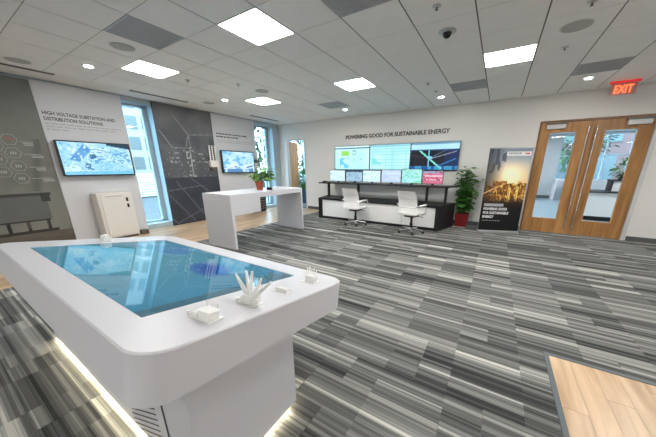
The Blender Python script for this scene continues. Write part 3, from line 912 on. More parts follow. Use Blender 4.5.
# wall screens
def tv_pic1(u, v):
    c = mixc((136, 206, 240), (196, 234, 248), fbm(u * 5, v * 4, 51) * 1.5 - .2)
    # roof of a large blue hall
    def inq(pts):
        s = None
        for (ax, ay), (bx, by) in zip(pts, pts[1:] + pts[:1]):
            k = (bx - ax) * (v - ay) - (by - ay) * (u - ax) > 0
            if s is None: s = k
            elif s != k: return False
        return True
    if inq([(.10, .47), (.22, .40), (.44, .80), (.33, .97)]): c = mixc((58, 128, 208), (120, 182, 230), fbm(u * 9, v * 9, 61) * 1.2)
    if inq([(.05, .30), (.20, .28), (.24, .12), (.10, .10)]): c = (205, 240, 248)
    if u > .33 and v > .35 and v < .95 - .3 * (u - .33):
        m = vnoise(u * 26 + v * 8, v * 24, 71)
        if m > .66: c = mixc(c, (76, 150, 205), .75)
        elif m < .22: c = (214, 242, 250)
    if inq([(.28, .22), (.40, .12), (.36, .34), (.30, .38)]): c = (70, 130, 175)
    if .38 < u < .46 and .5 < v < .64: c = (64, 110, 150)
    if vnoise(u * 34, v * 26, 77) > .78: c = mixc(c, (96, 160, 205), .6)
    if vnoise(u * 30, v * 22, 78) > .82: c = mixc(c, (228, 246, 250), .8)
    if v < .10: c = mixc(c, (96, 190, 232), .6)
    if v > .93 - (u - .7) * .3 and u > .65: c = (40, 70, 92)
    return c
def tv_pic2(u, v):
    c = mixc((150, 212, 246), (222, 240, 250), fbm(u * 4, v * 3, 81) * 1.4 - .2)
    m = vnoise(u * 12 + v * 5, v * 9 - u * 4, 91)
    if m > .68: c = mixc(c, (90, 165, 220), .7)
    if v < .16 and vnoise(u * 16, 3, 4) > .6: c = (90, 140, 190)
    if abs(v - .27 - (u - .85) * .35) < .035 and .72 < u < .93: c = (60, 105, 155)
    if .32 < u < .40 and .22 < v < .3: c = (80, 120, 170)
    return c
def wall_tv(y0, y1, z0, z1, pic, label, xf):
    t = thing('display_screen', label, 'screen', (XP, (y0 + y1) / 2, z0), 0, 'screens on the display wall')
    MB().box(XP, xf - .03, y0 + .2, y1 - .2, z0 + .12, z1 - .12).build('wall_mount', BLACK_METAL, t)
    MB().box(xf - .075, xf - .0, y0, y1, z0, z1).build('bezel', BEZEL, t, .004)
    picture(84, 48, pic, lambda u, v: (xf + .001, y0 + .022 + (y1 - y0 - .044) * u, z0 + .024 + (z1 - z0 - .048) * v)).build('display', SCREEN, t)
wall_tv(1.555, 2.695, 1.33, 1.985, tv_pic1, 'large wall screen with a blue aerial site drawing above the cabinet', -7.07)
wall_tv(4.95, 6.14, 1.325, 1.98, tv_pic2, 'smaller-looking wall screen with pale blue drawing behind the counter plant', -7.09)

# wall-mounted sample on the dark map panel edge
t = thing('insulator_sample', 'white wall-mounted insulator sample on the edge of the dark map panel', 'device', (-7.12, 4.72, 1.5))
MB().box(XP, -7.10, 4.58, 4.82, 1.50, 1.68).build('box', CABINET, t, .008)
MB().box(XP, -7.12, 4.60, 4.76, 1.40, 1.50).build('lower_housing', CLOSER_ARM, t, .01)
for k in range(3):
    prof = []
    for q in range(9): prof += [(.016, q * .048), (.030, q * .048 + .016), (.016, q * .048 + .03)]
    MB().lathe(prof, 10, (-7.13, 4.61 + k * .085, 1.68)).build('insulator', MODEL_WHITE, t)
t = thing('insulator_sample', 'dark wall-mounted sample right of the smaller wall screen', 'device', (-7.14, 6.26, 1.5))
MB().box(XP - .002, -7.10, 6.20, 6.33, 1.64, 1.74).build('housing', CLOSER_ARM, t, .008)
MB().box(XP - .002, -7.14, 6.18, 6.34, 1.60, 1.64).build('bracket', CLOSER, t)
MB().tube((-7.13, 6.24, 1.74), (-7.13, 6.24, 1.86), .02).tube((-7.13, 6.30, 1.74), (-7.13, 6.30, 1.86), .02).build('terminal', CLOSER, t)

# white cabinet
t = thing('metal_cabinet', 'cream enamel equipment cabinet standing against the white panel', 'cabinet', (-7.02, 2.17, 0))
MB().box(-7.19, -6.86, 1.87, 2.46, .04, .985).build('body', CABINET, t, .008)
MB().box(-7.17, -6.88, 1.90, 2.43, 0, .04).build('plinth', SLOT_DARK, t)
dr = MB().box(-6.859, -6.842, 1.925, 2.44, .08, .945).build('door', CABINET, t, .004)
MB().box(-6.842, -6.83, 2.335, 2.37, .79, .87).build('latch', BLACK_METAL, dr)
MB().box(-6.842, -6.83, 2.335, 2.37, .66, .74).build('latch', BLACK_METAL, dr)
MB().box(-6.842, -6.838, 2.0, 2.28, .905, .92).build('label_strip', LETTER_PALE, dr)
tag(MB().box(-7.0, -6.86, 2.50, 2.64, 0, .10).build('floor_socket_box', CLOSER_ARM, None, .006), 'small brown box on the floor beside the cream cabinet', 'box')

# ------------------------------------------------------------------ touch table (tilted away from the camera)
TI = 0.181
cT, sT = math.cos(TI), math.sin(TI)
def tt(x, v, n=0.0):
    return (x, .361 + v * cT + n * sT, .9 - v * sT + n * cT)
TTM = Matrix(((1, 0, 0, 0), (0, cT, sT, .361), (0, -sT, cT, .9), (0, 0, 0, 1)))
tbl = thing('touch_table', 'large white touch screen table with tilted top and rounded corners', 'table', (-2.09, .67, 0))
def rrect(x0, x1, y0, y1, r, n=8):
    o = []
    for cx, cy, a in ((x1 - r, y0 + r, -90), (x1 - r, y1 - r, 0), (x0 + r, y1 - r, 90), (x0 + r, y0 + r, 180)):
        for k in range(n + 1):
            q = math.radians(a + 90 * k / n); o.append((cx + r * math.cos(q), cy + r * math.sin(q)))
    return o
OX0, OX1, OV0, OV1, TH = -3.345, -.862, -.136, 1.165, .198
SX0, SX1, SV0, SV1 = -3.055, -1.186, 0.0, .968
def ring_slab(outer, inner, n0, n1, tf, name, mat, parent, edge=.006):
    bm = bmesh.new()
    def lv(pts, n): return [bm.verts.new(tf @ Vector((a, b, n))) for a, b in pts]
    # eased upper edge: the outline shrinks a little over the last few millimetres
    cx = sum(p[0] for p in outer) / len(outer); cy = sum(p[1] for p in outer) / len(outer)
    def shrink(pts, e):
        r = []
        for (a, b) in pts:
            r.append((a - math.copysign(e, a - cx), b - math.copysign(e, b - cy)))
        return r
    lo, mid, top = lv(outer, n0), lv(outer, n1 - edge), lv(shrink(outer, edge), n1)
    it, ib = lv(inner, n1), lv(inner, n1 - .006)
    n = len(outer)
    for A, B in ((lo, mid), (mid, top)):
        for i in range(n):
            f = bm.faces.new((A[i], A[(i + 1) % n], B[(i + 1) % n], B[i])); f.smooth = True
    bm.faces.new(list(reversed(lo)))
    m = len(inner)
    for i in range(m): bm.faces.new((ib[(i + 1) % m], ib[i], it[i], it[(i + 1) % m]))
    bm.faces.new(ib)
    ed = [bm.edges.get((top[i], top[(i + 1) % n])) for i in range(n)] + [bm.edges.get((it[i], it[(i + 1) % m])) for i in range(m)]
    r = bmesh.ops.triangle_fill(bm, edges=[e for e in ed if e], use_beauty=True, use_dissolve=False)
    bmesh.ops.recalc_face_normals(bm, faces=bm.faces)
    me = bpy.data.meshes.new(name)
    off = parent.location
    bmesh.ops.translate(bm, verts=bm.verts, vec=-off)
    bm.to_mesh(me); bm.free(); me.set_sharp_from_angle(angle=math.radians(32)); me.materials.append(mat)
    o = bpy.data.objects.new(name, me); COL.objects.link(o); o.parent = parent
    return o
top = ring_slab(rrect(OX0, OX1, OV0, OV1, .125, 12), [(SX0, SV0), (SX1, SV0), (SX1, SV1), (SX0, SV1)], -TH, 0.0, TTM, 'tabletop', SOLID_WHITE, tbl)
def touch_pic(u, v):
    # u: left to right, v: near to far
    c = mixc((104, 178, 192), (78, 156, 186), fbm(u * 3, v * 2, 101) * 1.2)
    c = mixc(c, (74, 152, 204), max(0, (u - .55)) * 1.1)
    c = mixc(c, (84, 138, 158), max(0, .25 - u) * 2.4)
    k = fbm(u * 8, v * 7, 111)
    if u < .45 and v > .45: c = mixc(c, (150, 205, 235), max(0, (k - .5)) * 3.0)
    if math.hypot((u - .30) / .13, (v - .80) / .14) < 1 and k > .42: c = mixc(c, (60, 130, 200), .7)
    d = math.hypot((u - .72) / .13, (v - .66) / .15 + (u - .72) * 2)
    if d < 1: c = mixc((30, 96, 186), c, d ** 3)
    if v < .16: c = mixc(c, (76, 150, 178), .5)
    if u > .955 or (u > .9 and v > .55 and k > .45): c = mixc(c, (84, 116, 124), .65)
    return c
mbp = picture(96, 52, touch_pic, lambda u, v: tt(SX0 + .004 + (SX1 - SX0 - .008) * u, SV0 + .004 + (SV1 - SV0 - .008) * v, -.003))
mbp.build('touch_screen', SCREEN_TOUCH, tbl)
# pedestal with a sloping head, recessed plinth and light strip
BX0, BX1, BY0, BY1 = -3.245, -.924, .352, .966
def under(y): return .9 - (TH / cT) - (y - .361) * math.tan(TI) - .001
MB().prism([(BY0, .035), (BY1, .035), (BY1, under(BY1)), (BY0, under(BY0))], BX0, BX1, 'X').build('pedestal', SOLID_WHITE, tbl)
MB().box(BX0 + .05, BX1 - .05, BY0 + .05, BY1 - .05, 0, .035).build('plinth', SOLID_WHITE, tbl)
ls = MB()
ls.box(BX0 + .05, BX1 - .05, BY0 + .012, BY0 + .03, .029, .0345).box(BX0 + .05, BX1 - .05, BY1 - .03, BY1 - .012, .029, .0345)
ls.box(BX1 - .03, BX1 - .012, BY0 + .05, BY1 - .05, .029, .0345).box(BX0 + .012, BX0 + .03, BY0 + .05, BY1 - .05, .029, .0345)
ls.build('light_strip', LED, tbl)
# service door with slanted vent slots on the near side
dm = MB().box(-2.3, -1.178, BY0 - .004, BY0, .05, .60).build('service_door', SOLID_WHITE, tbl)
for k in range(14):
    z0 = -.05 + k * .036
    s = MB(); a, b = (-1.62, z0), (-1.255, z0 + .175)
    if a[1] < .06: a = (-1.62 + (.06 - a[1]) / .175 * .365, .06)
    s.add([(a[0], BY0 - .0052, a[1]), (b[0], BY0 - .0052, b[1]), (b[0], BY0 - .0052, b[1] + .010), (a[0], BY0 - .0052, a[1] + .010)], [(0, 1, 2, 3)])
    s.build('vent_slot', SLOT_DARK, dm)
MB().box(-1.178, -1.170, BY0 - .0045, BY0 + .001, .05, .60).build('door_gap', SLOT_DARK, tbl)
sc_ = MB()
for y_ in (.45, .62, .80): sc_.tube((BX1, y_, under(y_) - .03), (BX1 + .006, y_, under(y_) - .03), .007, .006, 10)
sc_.build('fixing_screws', CLOSER, tbl)

# small white models on the right margin of the table
def model(name, label, x, v, rz=0.0):
    t = thing(name, label, 'scale model', tt(x, v), 0, 'white printed models on the touch table')
    t.rotation_mode = 'XYZ'
    t.rotation_euler = (TTM.to_3x3() @ Matrix.Rotation(rz, 3, 'Z')).to_euler()
    return t
def loc(mb, name, mat, t, bevel=0.0): return mb.build(name, mat, t, bevel, world=False)
mt = model('substation_model', 'white printed box-shaped substation model at the near table corner', -1.0, .165, .12)
loc(MB().box(-.065, .06, -.035, .045, 0, .004), 'base_plate', MODEL_WHITE, mt, .001)
loc(MB().box(-.012, .055, -.030, .022, .004, .042), 'main_block', MODEL_WHITE, mt, .003)
loc(MB().box(-.018, .060, -.034, .026, .042, .046), 'roof', MODEL_WHITE, mt, .002)
for k in range(3): loc(MB().tube((-.045 + k * .035, .036, .004), (-.045 + k * .035, .036, .058), .004, .0025, 8), 'post', MODEL_WHITE, mt)
loc(MB().box(-.055, -.02, -.028, .02, .004, .026), 'low_block', MODEL_WHITE, mt, .002)
loc(MB().tube((-.085, -.02, .0), (-.083, -.02, .020), .005, .007, 10), 'bushing', MODEL_WHITE, mt)
mt = model('transformer_model', 'white printed transformer model with tall splayed spikes on the table edge', -1.0, .40, .1)
loc(MB().box(-.05, .055, -.04, .04, 0, .004), 'base_plate', MODEL_WHITE, mt, .001)
loc(MB().box(-.03, .042, -.028, .030, .004, .046), 'tank', MODEL_WHITE, mt, .004)
for k in range(6): loc(MB().box(-.029 + k * .012, -.023 + k * .012, -.038, -.028, .008, .040), 'cooling_fin', MODEL_WHITE, mt)
for a, b, h_, y_ in ((-.025, -.118, .092, .0), (-.012, -.058, .124, .010), (.006, .000, .134, -.006), (.018, .042, .098, .016), (.032, .118, .098, .0), (.038, .088, .064, -.016)):
    loc(MB().tube((a, y_, .042), (a + (b - a) * .45, y_ + .004, .044 + h_ * .42), .012, .011, 9).tube((a + (b - a) * .45, y_ + .004, .044 + h_ * .42), (b, y_ + .010, .044 + h_ * .92), .010, .006, 9), 'spike', MODEL_WHITE, mt)
loc(MB().tube((-.062, -.02, .0), (-.062, -.02, .022), .013, .013, 12), 'drum', MODEL_WHITE, mt)
loc(MB().tube((.052, -.012, .004), (.060, -.012, .032), .009, .007, 10), 'valve', MODEL_WHITE, mt)
mt = model('switchgear_model', 'low flat white printed model between the two spiky models', -1.005, .645, .1)
loc(MB().box(-.05, .05, -.035, .035, 0, .004), 'base_plate', MODEL_WHITE, mt, .001)
loc(MB().box(-.04, .04, -.022, .0, .004, .026), 'cabinet_row', MODEL_WHITE, mt, .002)
for k in range(4): loc(MB().box(-.038 + k * .02, -.024 + k * .02, .008, .026, .004, .020), 'bay', MODEL_WHITE, mt, .001)
mt = model('pole_model', 'white printed model with upright posts at the far right table corner', -1.02, .93, .1)
loc(MB().box(-.055, .055, -.045, .045, 0, .004), 'base_plate', MODEL_WHITE, mt, .001)
loc(MB().box(-.022, .045, -.035, .022, .004, .048), 'main_block', MODEL_WHITE, mt, .003)
for k in range(5): loc(MB().tube((-.034 + k * .019, .016 - .006 * k, .04), (-.036 + k * .021, .016 - .006 * k, .090 + .012 * (k % 2)), .0055, .0035, 8), 'post', MODEL_WHITE, mt)
loc(MB().box(.022, .052, -.042, -.012, .004, .034), 'low_block', MODEL_WHITE, mt, .002)
mt = model('puck_model', 'small white printed block on the far left corner of the table', -3.19, .50, 0)
loc(MB().box(-.045, .045, -.03, .03, 0, .05), 'block', MODEL_WHITE, mt, .004)
loc(MB().box(-.02, .02, -.015, .015, .05, .062), 'cap', MODEL_WHITE, mt, .002)

# ------------------------------------------------------------------ white counter
CX0, CX1, CY0, CY1, CZ = -4.87, -4.03, 2.87, 4.87, 1.02
t = thing('display_counter', 'long white waterfall counter holding the small potted plant', 'counter', ((CX0 + CX1) / 2, (CY0 + CY1) / 2, 0))
MB().box(CX0, CX1, CY0, CY1, .92, CZ).build('worktop', SOLID_WHITE, t, .003)
MB().box(CX0, CX1, CY0, CY0 + .05, 0, .92).build('end_panel', SOLID_WHITE, t, .002)
MB().box(CX0, CX1, CY1 - .05, CY1, 0, .92).build('end_panel', SOLID_WHITE, t, .002)
MB().box(CX0 + .1, CX1, CY0 + .05, 3.55, .635, .92).build('storage_box', SOLID_WHITE, t, .002)
t = thing('potted_plant', 'small leafy plant in terracotta pot on the white counter', 'plant', (-4.43, 3.92, CZ))
MB().lathe([(.060, 0), (.082, .15), (.092, .155), (.092, .185), (.078, .185), (.076, .165)], 20, (-4.43, 3.92, CZ)).build('pot', TERRACOTTA, t)
MB().lathe([(.076, .158), (.076, .168)], 18, (-4.43, 3.92, CZ)).build('soil', SOIL, t)
m_ = MB(); rr = random.Random(8)
pts = []
for k in range(40):
    a = rr.uniform(0, 2 * math.pi); R_ = rr.uniform(.05, .21); hh = rr.uniform(.02, .34)
    p0 = Vector((-4.43, 3.92, CZ + .17)); p1 = p0 + Vector((math.cos(a) * R_, math.sin(a) * R_ + .12, hh))
    for q in range(3):
        pp = p0.lerp(p1, .55 + .22 * q); pts.append((pp, Vector((math.cos(a + rr.uniform(-.8, .8)), math.sin(a + rr.uniform(-.8, .8)), .25))))
leaves(m_, pts, .17, rr, .35, .6)
tag(m_.build('foliage', LEAF_LIGHT, t), kind='stuff')
m_ = MB()
for k in range(0, len(pts), 3): m_.tube((-4.43, 3.92, CZ + .165), pts[k + 2][0], .004, .003, 6)
m_.build('stems', STEM, t)
tag(MB().box(-4.33, -4.22, 4.02, 4.08, CZ, CZ + .055).build('small_black_box', BLACK, None, .004), 'small black box behind the pot on the white counter', 'box')
# low dark unit against the far white panel
t = thing('floor_unit', 'small dark louvred unit on the floor under the smaller wall screen', 'device', (-7.0, 6.05, 0))
MB().box(-7.19, -6.9, 5.75, 6.33, 0.03, .62).build('casing', BLACK_METAL, t, .006)
for k in range(6): MB().box(-6.9, -6.893, 5.79, 6.29, .10 + k * .085, .14 + k * .085).build('louvre', CLOSER_ARM, t)
MB().box(-7.17, -6.92, 5.78, 6.30, 0, .03).build('plinth', BLACK, t)

# ------------------------------------------------------------------ video wall and lettering on the back wall
text_o = text_obj('POWERING GOOD FOR SUSTAINABLE ENERGY', .2, LETTER, 'raised_lettering', None, .006, .004, 3.12, .115, Matrix.Translation((-4.355, YB - .0065, 2.355)) @ Matrix.Rotation(math.pi / 2, 4, 'X'))
tag(text_o, 'dark raised lettering POWERING GOOD FOR SUSTAINABLE ENERGY on the back wall', 'lettering')

def vw1(u, v):
    c = mixc((178, 240, 246), (206, 250, 250), vnoise(u * 4, v * 3, 5))
    if v > .93: c = (214, 244, 248)
    elif v > .885: c = (58, 110, 130)
    if .18 < u < .42 and .60 < v < .80: c = (150, 220, 96) if vnoise(u * 20, v * 9, 3) > .3 else (186, 236, 130)
    if .52 < u < .64 and .58 < v < .84:
        r = math.hypot((u - .575) * 1.7, v - .71)
        if .075 < r < .105: c = (60, 120, 160)
    if .15 < u < .42 and v < .50 and vnoise(u * 9, v * 8, 12) > .48: c = (110, 205, 240)
    if .55 < u < .85 and .35 < v < .5 and vnoise(u * 30, v * 20, 13) > .62: c = (150, 215, 225)
    return c
def vw2(u, v):
    c = mixc((168, 234, 240), (198, 246, 248), vnoise(u * 5, v * 4, 15))
    if v > .9: c = (150, 208, 222)
    if abs((v * 9) % 1 - .5) < .08: c = mixc(c, (128, 202, 216), .55)
    if abs((u * 6) % 1 - .5) < .03: c = mixc(c, (128, 202, 216), .55)
    if .05 < u < .3 and .2 < v < .5 and vnoise(u * 8, v * 8, 19) > .5: c = (130, 226, 226)
    return c
def vw3(u, v):
    c = mixc((14, 20, 34), (36, 30, 40), fbm(u * 4, v * 4, 25))
    if u > .72: c = mixc(c, (18, 60, 130), .5)
    if v > .93: c = (100, 150, 180)
    elif v > .76: c = (176, 226, 240)
    elif v > .70: c = (36, 70, 120)
    if v < .13: c = (60, 150, 190) if vnoise(u * 14, 2, 6) > .35 else (34, 84, 150)
    for a, b, w, k in (((.20, .70), (.66, .05), .022, (120, 220, 200)), ((.40, .72), (.40, .12), .012, (110, 190, 230)), ((.42, .40), (.95, .66), .012, (150, 160, 170)), ((.55, .10), (.95, .40), .012, (60, 140, 220)), ((.05, .55), (.40, .42), .008, (90, 60, 60)), ((.42, .42), (.75, .72), .010, (90, 110, 140))):
        if segd(u, v, a, b) < w: c = k
    if math.hypot(u - .42, (v - .45)) < .05: c = (130, 210, 240)
    return c
vx = [-4.725, -3.462, -2.199, -0.925]
for k, (pic, lb) in enumerate(((vw1, 'left video wall screen with green block and ring chart'), (vw2, 'middle video wall screen with pale cyan table'), (vw3, 'right video wall screen with dark network map'))):
    x0, x1, z0, z1 = vx[k] + .002, vx[k + 1] - .002, 1.418, 2.150
    t = thing('video_screen', lb, 'screen', ((x0 + x1) / 2, YB, z0), 0, 'three screens of the video wall')
    MB().box(x0 + .2, x1 - .2, YB - .05, YB, z0 + .15, z1 - .15).build('wall_mount', BLACK_METAL, t)
    MB().box(x0, x1, YB - .09, YB - .05, z0, z1).build('bezel', pmat('video_bezel', (.03, .06, .09), .3), t, .003)
    picture(76, 44, pic, lambda u, v: (x0 + .014 + (x1 - x0 - .028) * u, YB - .0912, z0 + .014 + (z1 - z0 - .028) * v)).build('display', SCREEN, t)

# ------------------------------------------------------------------ operator console
K0, K1 = -4.57, -1.08        # front corners
con = thing('operator_console', 'long black control room console with white front panels', 'desk', (-2.82, 6.8, 0))
yF, yBk = 6.27, 7.12
MB().prism([(K0, yF), (K1, yF), (-.84, yBk), (-4.80, yBk)], .565, .61).build('lower_shelf', BLACK, con)
MB().prism([(K0, yF), (K0 + .13, yF), (K0 - .08, yBk), (-4.80, yBk)], 0, .565).build('end_panel', BLACK, con)
MB().prism([(K1 - .07, yF), (K1, yF), (-.84, yBk), (-.92, yBk)], 0, .565).build('end_panel', BLACK, con)
MB().box(K0 + .12, K1 - .06, 6.30, 6.36, 0, .07).build('bottom_rail', BLACK, con)
n = 4; a0, a1 = K0 + .125, K1 - .07
for k in range(n):
    xa = a0 + (a1 - a0) * k / n + .004; xb = a0 + (a1 - a0) * (k + 1) / n - .004
    MB().box(xa, xb, 6.30, 6.32, .075, .56).build('front_panel', DESK_WHITE, con)
MB().prism([(-4.72, 6.50), (-.95, 6.50), (-.84, yBk - .05), (-4.80, yBk - .05)], 1.02, 1.05).build('worktop', BLACK, con)
for x_ in (-4.45, -3.42, -1.47, -1.02):
    MB().box(x_ - .03, x_ + .03, 6.64, 6.70, .61, 1.02).build('lifting_column', BLACK_METAL, con)
MB().box(-4.40, -1.05, 6.95, 6.965, .70, 1.0).build('modesty_panel', DESK_WHITE, con)
mon_x = [-4.50, -3.93, -3.36, -2.79, -2.21, -1.66, -1.145]
def mon_pic(kind):
    def f(u, v):
        if kind == 'white':
            c = mixc((206, 238, 248), (226, 248, 252), vnoise(u * 6, v * 5, 2))
            if vnoise(u * 18, v * 14, 5) > .72: c = (170, 216, 232)
        elif kind == 'grey':
            c = mixc((150, 186, 208), (178, 208, 224), vnoise(u * 6, v * 5, 3))
            if v > .86: c = (60, 84, 104)
            elif vnoise(u * 16, v * 16, 6) > .7: c = (120, 160, 186)
        elif kind == 'lilac':
            c = mixc((184, 206, 238), (208, 226, 246), vnoise(u * 6, v * 5, 4))
            if abs((v * 8) % 1 - .5) < .1: c = mixc(c, (150, 180, 220), .6)
        elif kind == 'green':
            c = mixc((150, 222, 226), (184, 236, 238), vnoise(u * 5, v * 5, 7))
            if vnoise(u * 9, v * 9, 8) > .66: c = (130, 214, 176)
        else:
            c = (206, 116, 140)
            if .55 < v < .66 or .25 < v < .36: c = (226, 190, 206)
            if .80 < v: c = (150, 160, 190)
            if vnoise(u * 14, v * 10, 9) > .72: c = (176, 64, 96)
        return c
    return f
mons = (('white', 'leftmost white desk monitor on the console'), ('grey', 'grey-blue desk monitor, second from the left on the console'), ('white', 'white desk monitor, third from the left on the console'), ('lilac', 'pale lilac desk monitor, fourth from the left on the console'), ('green', 'pale green desk monitor beside the red one'), ('red', 'red striped desk monitor at the right end of the console'))
for k, (kd, lb) in enumerate(mons):
    x0, x1 = mon_x[k] + .008, mon_x[k + 1] - .008; yM = 6.80 + .02 * (k % 2)
    z0 = 1.085; z1 = 1.415 + (.02 if k in (3, 4) else 0) + (.02 if k == 4 else 0)
    t = thing('desk_monitor', lb, 'monitor', ((x0 + x1) / 2, yM, 1.05), 0, 'desk monitors on the console')
    MB().box((x0 + x1) / 2 - .11, (x0 + x1) / 2 + .11, yM - .02, yM + .14, 1.05, 1.058).build('foot', BLACK_METAL, t)
    MB().box((x0 + x1) / 2 - .03, (x0 + x1) / 2 + .03, yM + .045, yM + .07, 1.058, 1.25).build('stand', BLACK_METAL, t)
    MB().box(x0, x1, yM, yM + .045, z0, z1).build('bezel', BEZEL, t, .003)
    picture(32, 22, mon_pic(kd), lambda u, v: (x0 + .010 + (x1 - x0 - .02) * u, yM - .001, z0 + .012 + (z1 - z0 - .024) * v)).build('display', SCREEN, t)
tag(MB().box(-4.72, -4.60, 6.72, 6.80, 1.05, 1.085).build('desk_phone', BLACK, None, .008), 'small black box at the left end of the console top', 'device')
tag(MB().box(-3.0, -2.78, 6.60, 6.68, 1.05, 1.062).build('keyboard', pmat('blue_grey_keys', (.08, .09, .22), .5), None, .003), 'dark blue keyboard on the console top', 'keyboard')

# ------------------------------------------------------------------ office chairs
def make_chair(label, loc_, rz):
    t = thing('office_chair', label, 'chair', loc_, rz, 'white office chairs at the console')
    B = lambda mb, name, mat, bevel=0.0, par=None: mb.build(name, mat, par or t, bevel, world=False)
    def cushion(nu, nv, fn, th):
        mb = MB(); vs = []
        for s in (1, -1):
            for j in range(nv + 1):
                for i in range(nu + 1):
                    p, nrm = fn(i / nu, j / nv); e = min(1, 5 * min(i / nu, 1 - i / nu) + .35)
                    rib = .75 + .25 * abs(math.sin(j / nv * math.pi * 8))
                    vs.append(Vector(p) + Vector(nrm) * s * th * e * rib)
        W = nu + 1; o = W * (nv + 1); fs = []
        for j in range(nv):
            for i in range(nu):
                a = j * W + i; fs.append((a, a + 1, a + W + 1, a + W)); fs.append((o + a, o + a + W, o + a + W + 1, o + a + 1))
        for j in range(nv):
            a = j * W; fs.append((a, a + W, o + a + W, o + a)); b = a + nu; fs.append((b, o + b, o + b + W, b + W))
        for i in range(nu):
            fs.append((i, o + i, o + i + 1, i + 1)); a = nv * W + i; fs.append((a, a + 1, o + a + 1, o + a))
        mb.add(vs, fs, None, True); return mb
    def back(u, v):
        z = .47 + .52 * v
        yb = -.235 - .05 * math.sin(v * math.pi) * -1 - .10 * v ** 1.5
        return (( u - .5) * (.47 - .05 * v ** 3), yb + .035 * (1 - (2 * u - 1) ** 2) * -1, z), (0, 1, -.12)
    def seat(u, v):
        return ((u - .5) * .49, -.23 + .47 * v, .462 - .03 * max(0, v - .75) * 4 + .015 * (2 * u - 1) ** 2), (0, 0, 1)
    B(cushion(10, 32, back, .022), 'backrest', LEATHER)
    B(cushion(10, 32, seat, .030), 'seat', LEATHER)
    B(MB().box(-.12, .12, -.14, .14, .385, .425), 'mechanism', BLACK_METAL, .01)
    B(MB().tube((0, 0, .20), (0, 0, .39), .026, .026, 14).tube((0, 0, .10), (0, 0, .24), .036, .036, 14), 'gas_lift', BLACK_METAL)
    B(MB().tube((.12, .04, .40), (.27, .04, .395), .007, .007, 8), 'lever', BLACK_METAL)
    for s in (-1, 1):
        pts_ = [(s * .235, -.27, .66), (s * .28, -.20, .665), (s * .285, .10, .655), (s * .28, .15, .62), (s * .265, .12, .47), (s * .20, .05, .43)]
        ar = B(MB().path(pts_, .012, 8), 'armrest', CHROME)
        B(MB().box(s * .285 - .026, s * .285 + .026, -.18, .10, .664, .688), 'arm_pad', LEATHER, .008, ar)
    bs = MB().tube((0, 0, .075), (0, 0, .125), .045, .038, 14)
    for k in range(5):
        a = math.radians(18 + 72 * k); e = Vector((math.cos(a) * .29, math.sin(a) * .29, .075))
        bs.tube((math.cos(a) * .03, math.sin(a) * .03, .10), e, .022, .015, 8)
        cs = MB(); tx = Vector((-math.sin(a), math.cos(a), 0)); c = Vector((math.cos(a) * .29, math.sin(a) * .29, .028))
        cs.tube(c - tx * .022, c - tx * .004, .028, .028, 12).tube(c + tx * .004, c + tx * .022, .028, .028, 12).tube(c + Vector((0, 0, .02)), c + Vector((0, 0, .05)), .008, .008, 6)
        B(cs, 'caster', BLACK_METAL)
    B(bs, 'star_base', CHROME)
    return t
ch1 = make_chair('white ribbed office chair at the left of the console', (-3.14, 5.98, 0), math.radians(-4))
ch2 = make_chair('white ribbed office chair at the right of the console, nearer the plant', (-1.60, 5.88, 0), math.radians(-14))

# ------------------------------------------------------------------ floor plant
PXY = (-.66, 7.30)
t = thing('potted_plant', 'tall bushy plant in red square planter beside the banner', 'plant', (PXY[0], PXY[1], 0))
pm = MB(); r0, r1, hh = .125, .165, .34
vs = []
for rr_, z_ in ((r0, 0), (r1, hh), (r1 - .02, hh), (r1 - .03, hh - .05)):
    vs += [(PXY[0] + sx * rr_, PXY[1] + sy * rr_, z_) for sx, sy in ((-1, -1), (1, -1), (1, 1), (-1, 1))]
fs = [(3, 2, 1, 0)]
for k in range(3):
    for i in range(4):
        j = (i + 1) % 4; fs.append((k * 4 + i, k * 4 + j, k * 4 + 4 + j, k * 4 + 4 + i))
fs.append((12, 13, 14, 15))
pm.add(vs, fs).build('planter', RED_POT, t)
MB().box(PXY[0] - .134, PXY[0] + .134, PXY[1] - .134, PXY[1] + .134, hh - .049, hh - .04).build('soil', SOIL, t)
m_ = MB(); st = MB(); rr = random.Random(21)
pts = []
for k in range(26):
    a = rr.uniform(0, 2 * math.pi); R_ = abs(rr.gauss(0, .17)); zt = rr.uniform(.75, 1.56) - R_ * .5
    base = Vector((PXY[0] + rr.uniform(-.06, .06), PXY[1] + rr.uniform(-.06, .06), hh - .045))
    tip = Vector((PXY[0] + math.cos(a) * R_, PXY[1] + math.sin(a) * R_ * .8, zt))
    st.tube(base, tip, .007, .004, 6)
    for q in range(17):
        f = .18 + .82 * q / 16; p = base.lerp(tip, f); b = rr.uniform(0, 2 * math.pi)
        pts.append((p, Vector((math.cos(b), math.sin(b) * .8, rr.uniform(-.1, .5)))))
leaves(m_, pts, .185, rr, .3, .6)
tag(m_.build('foliage', LEAF, t), kind='stuff')
st.build('stems', STEM, t)

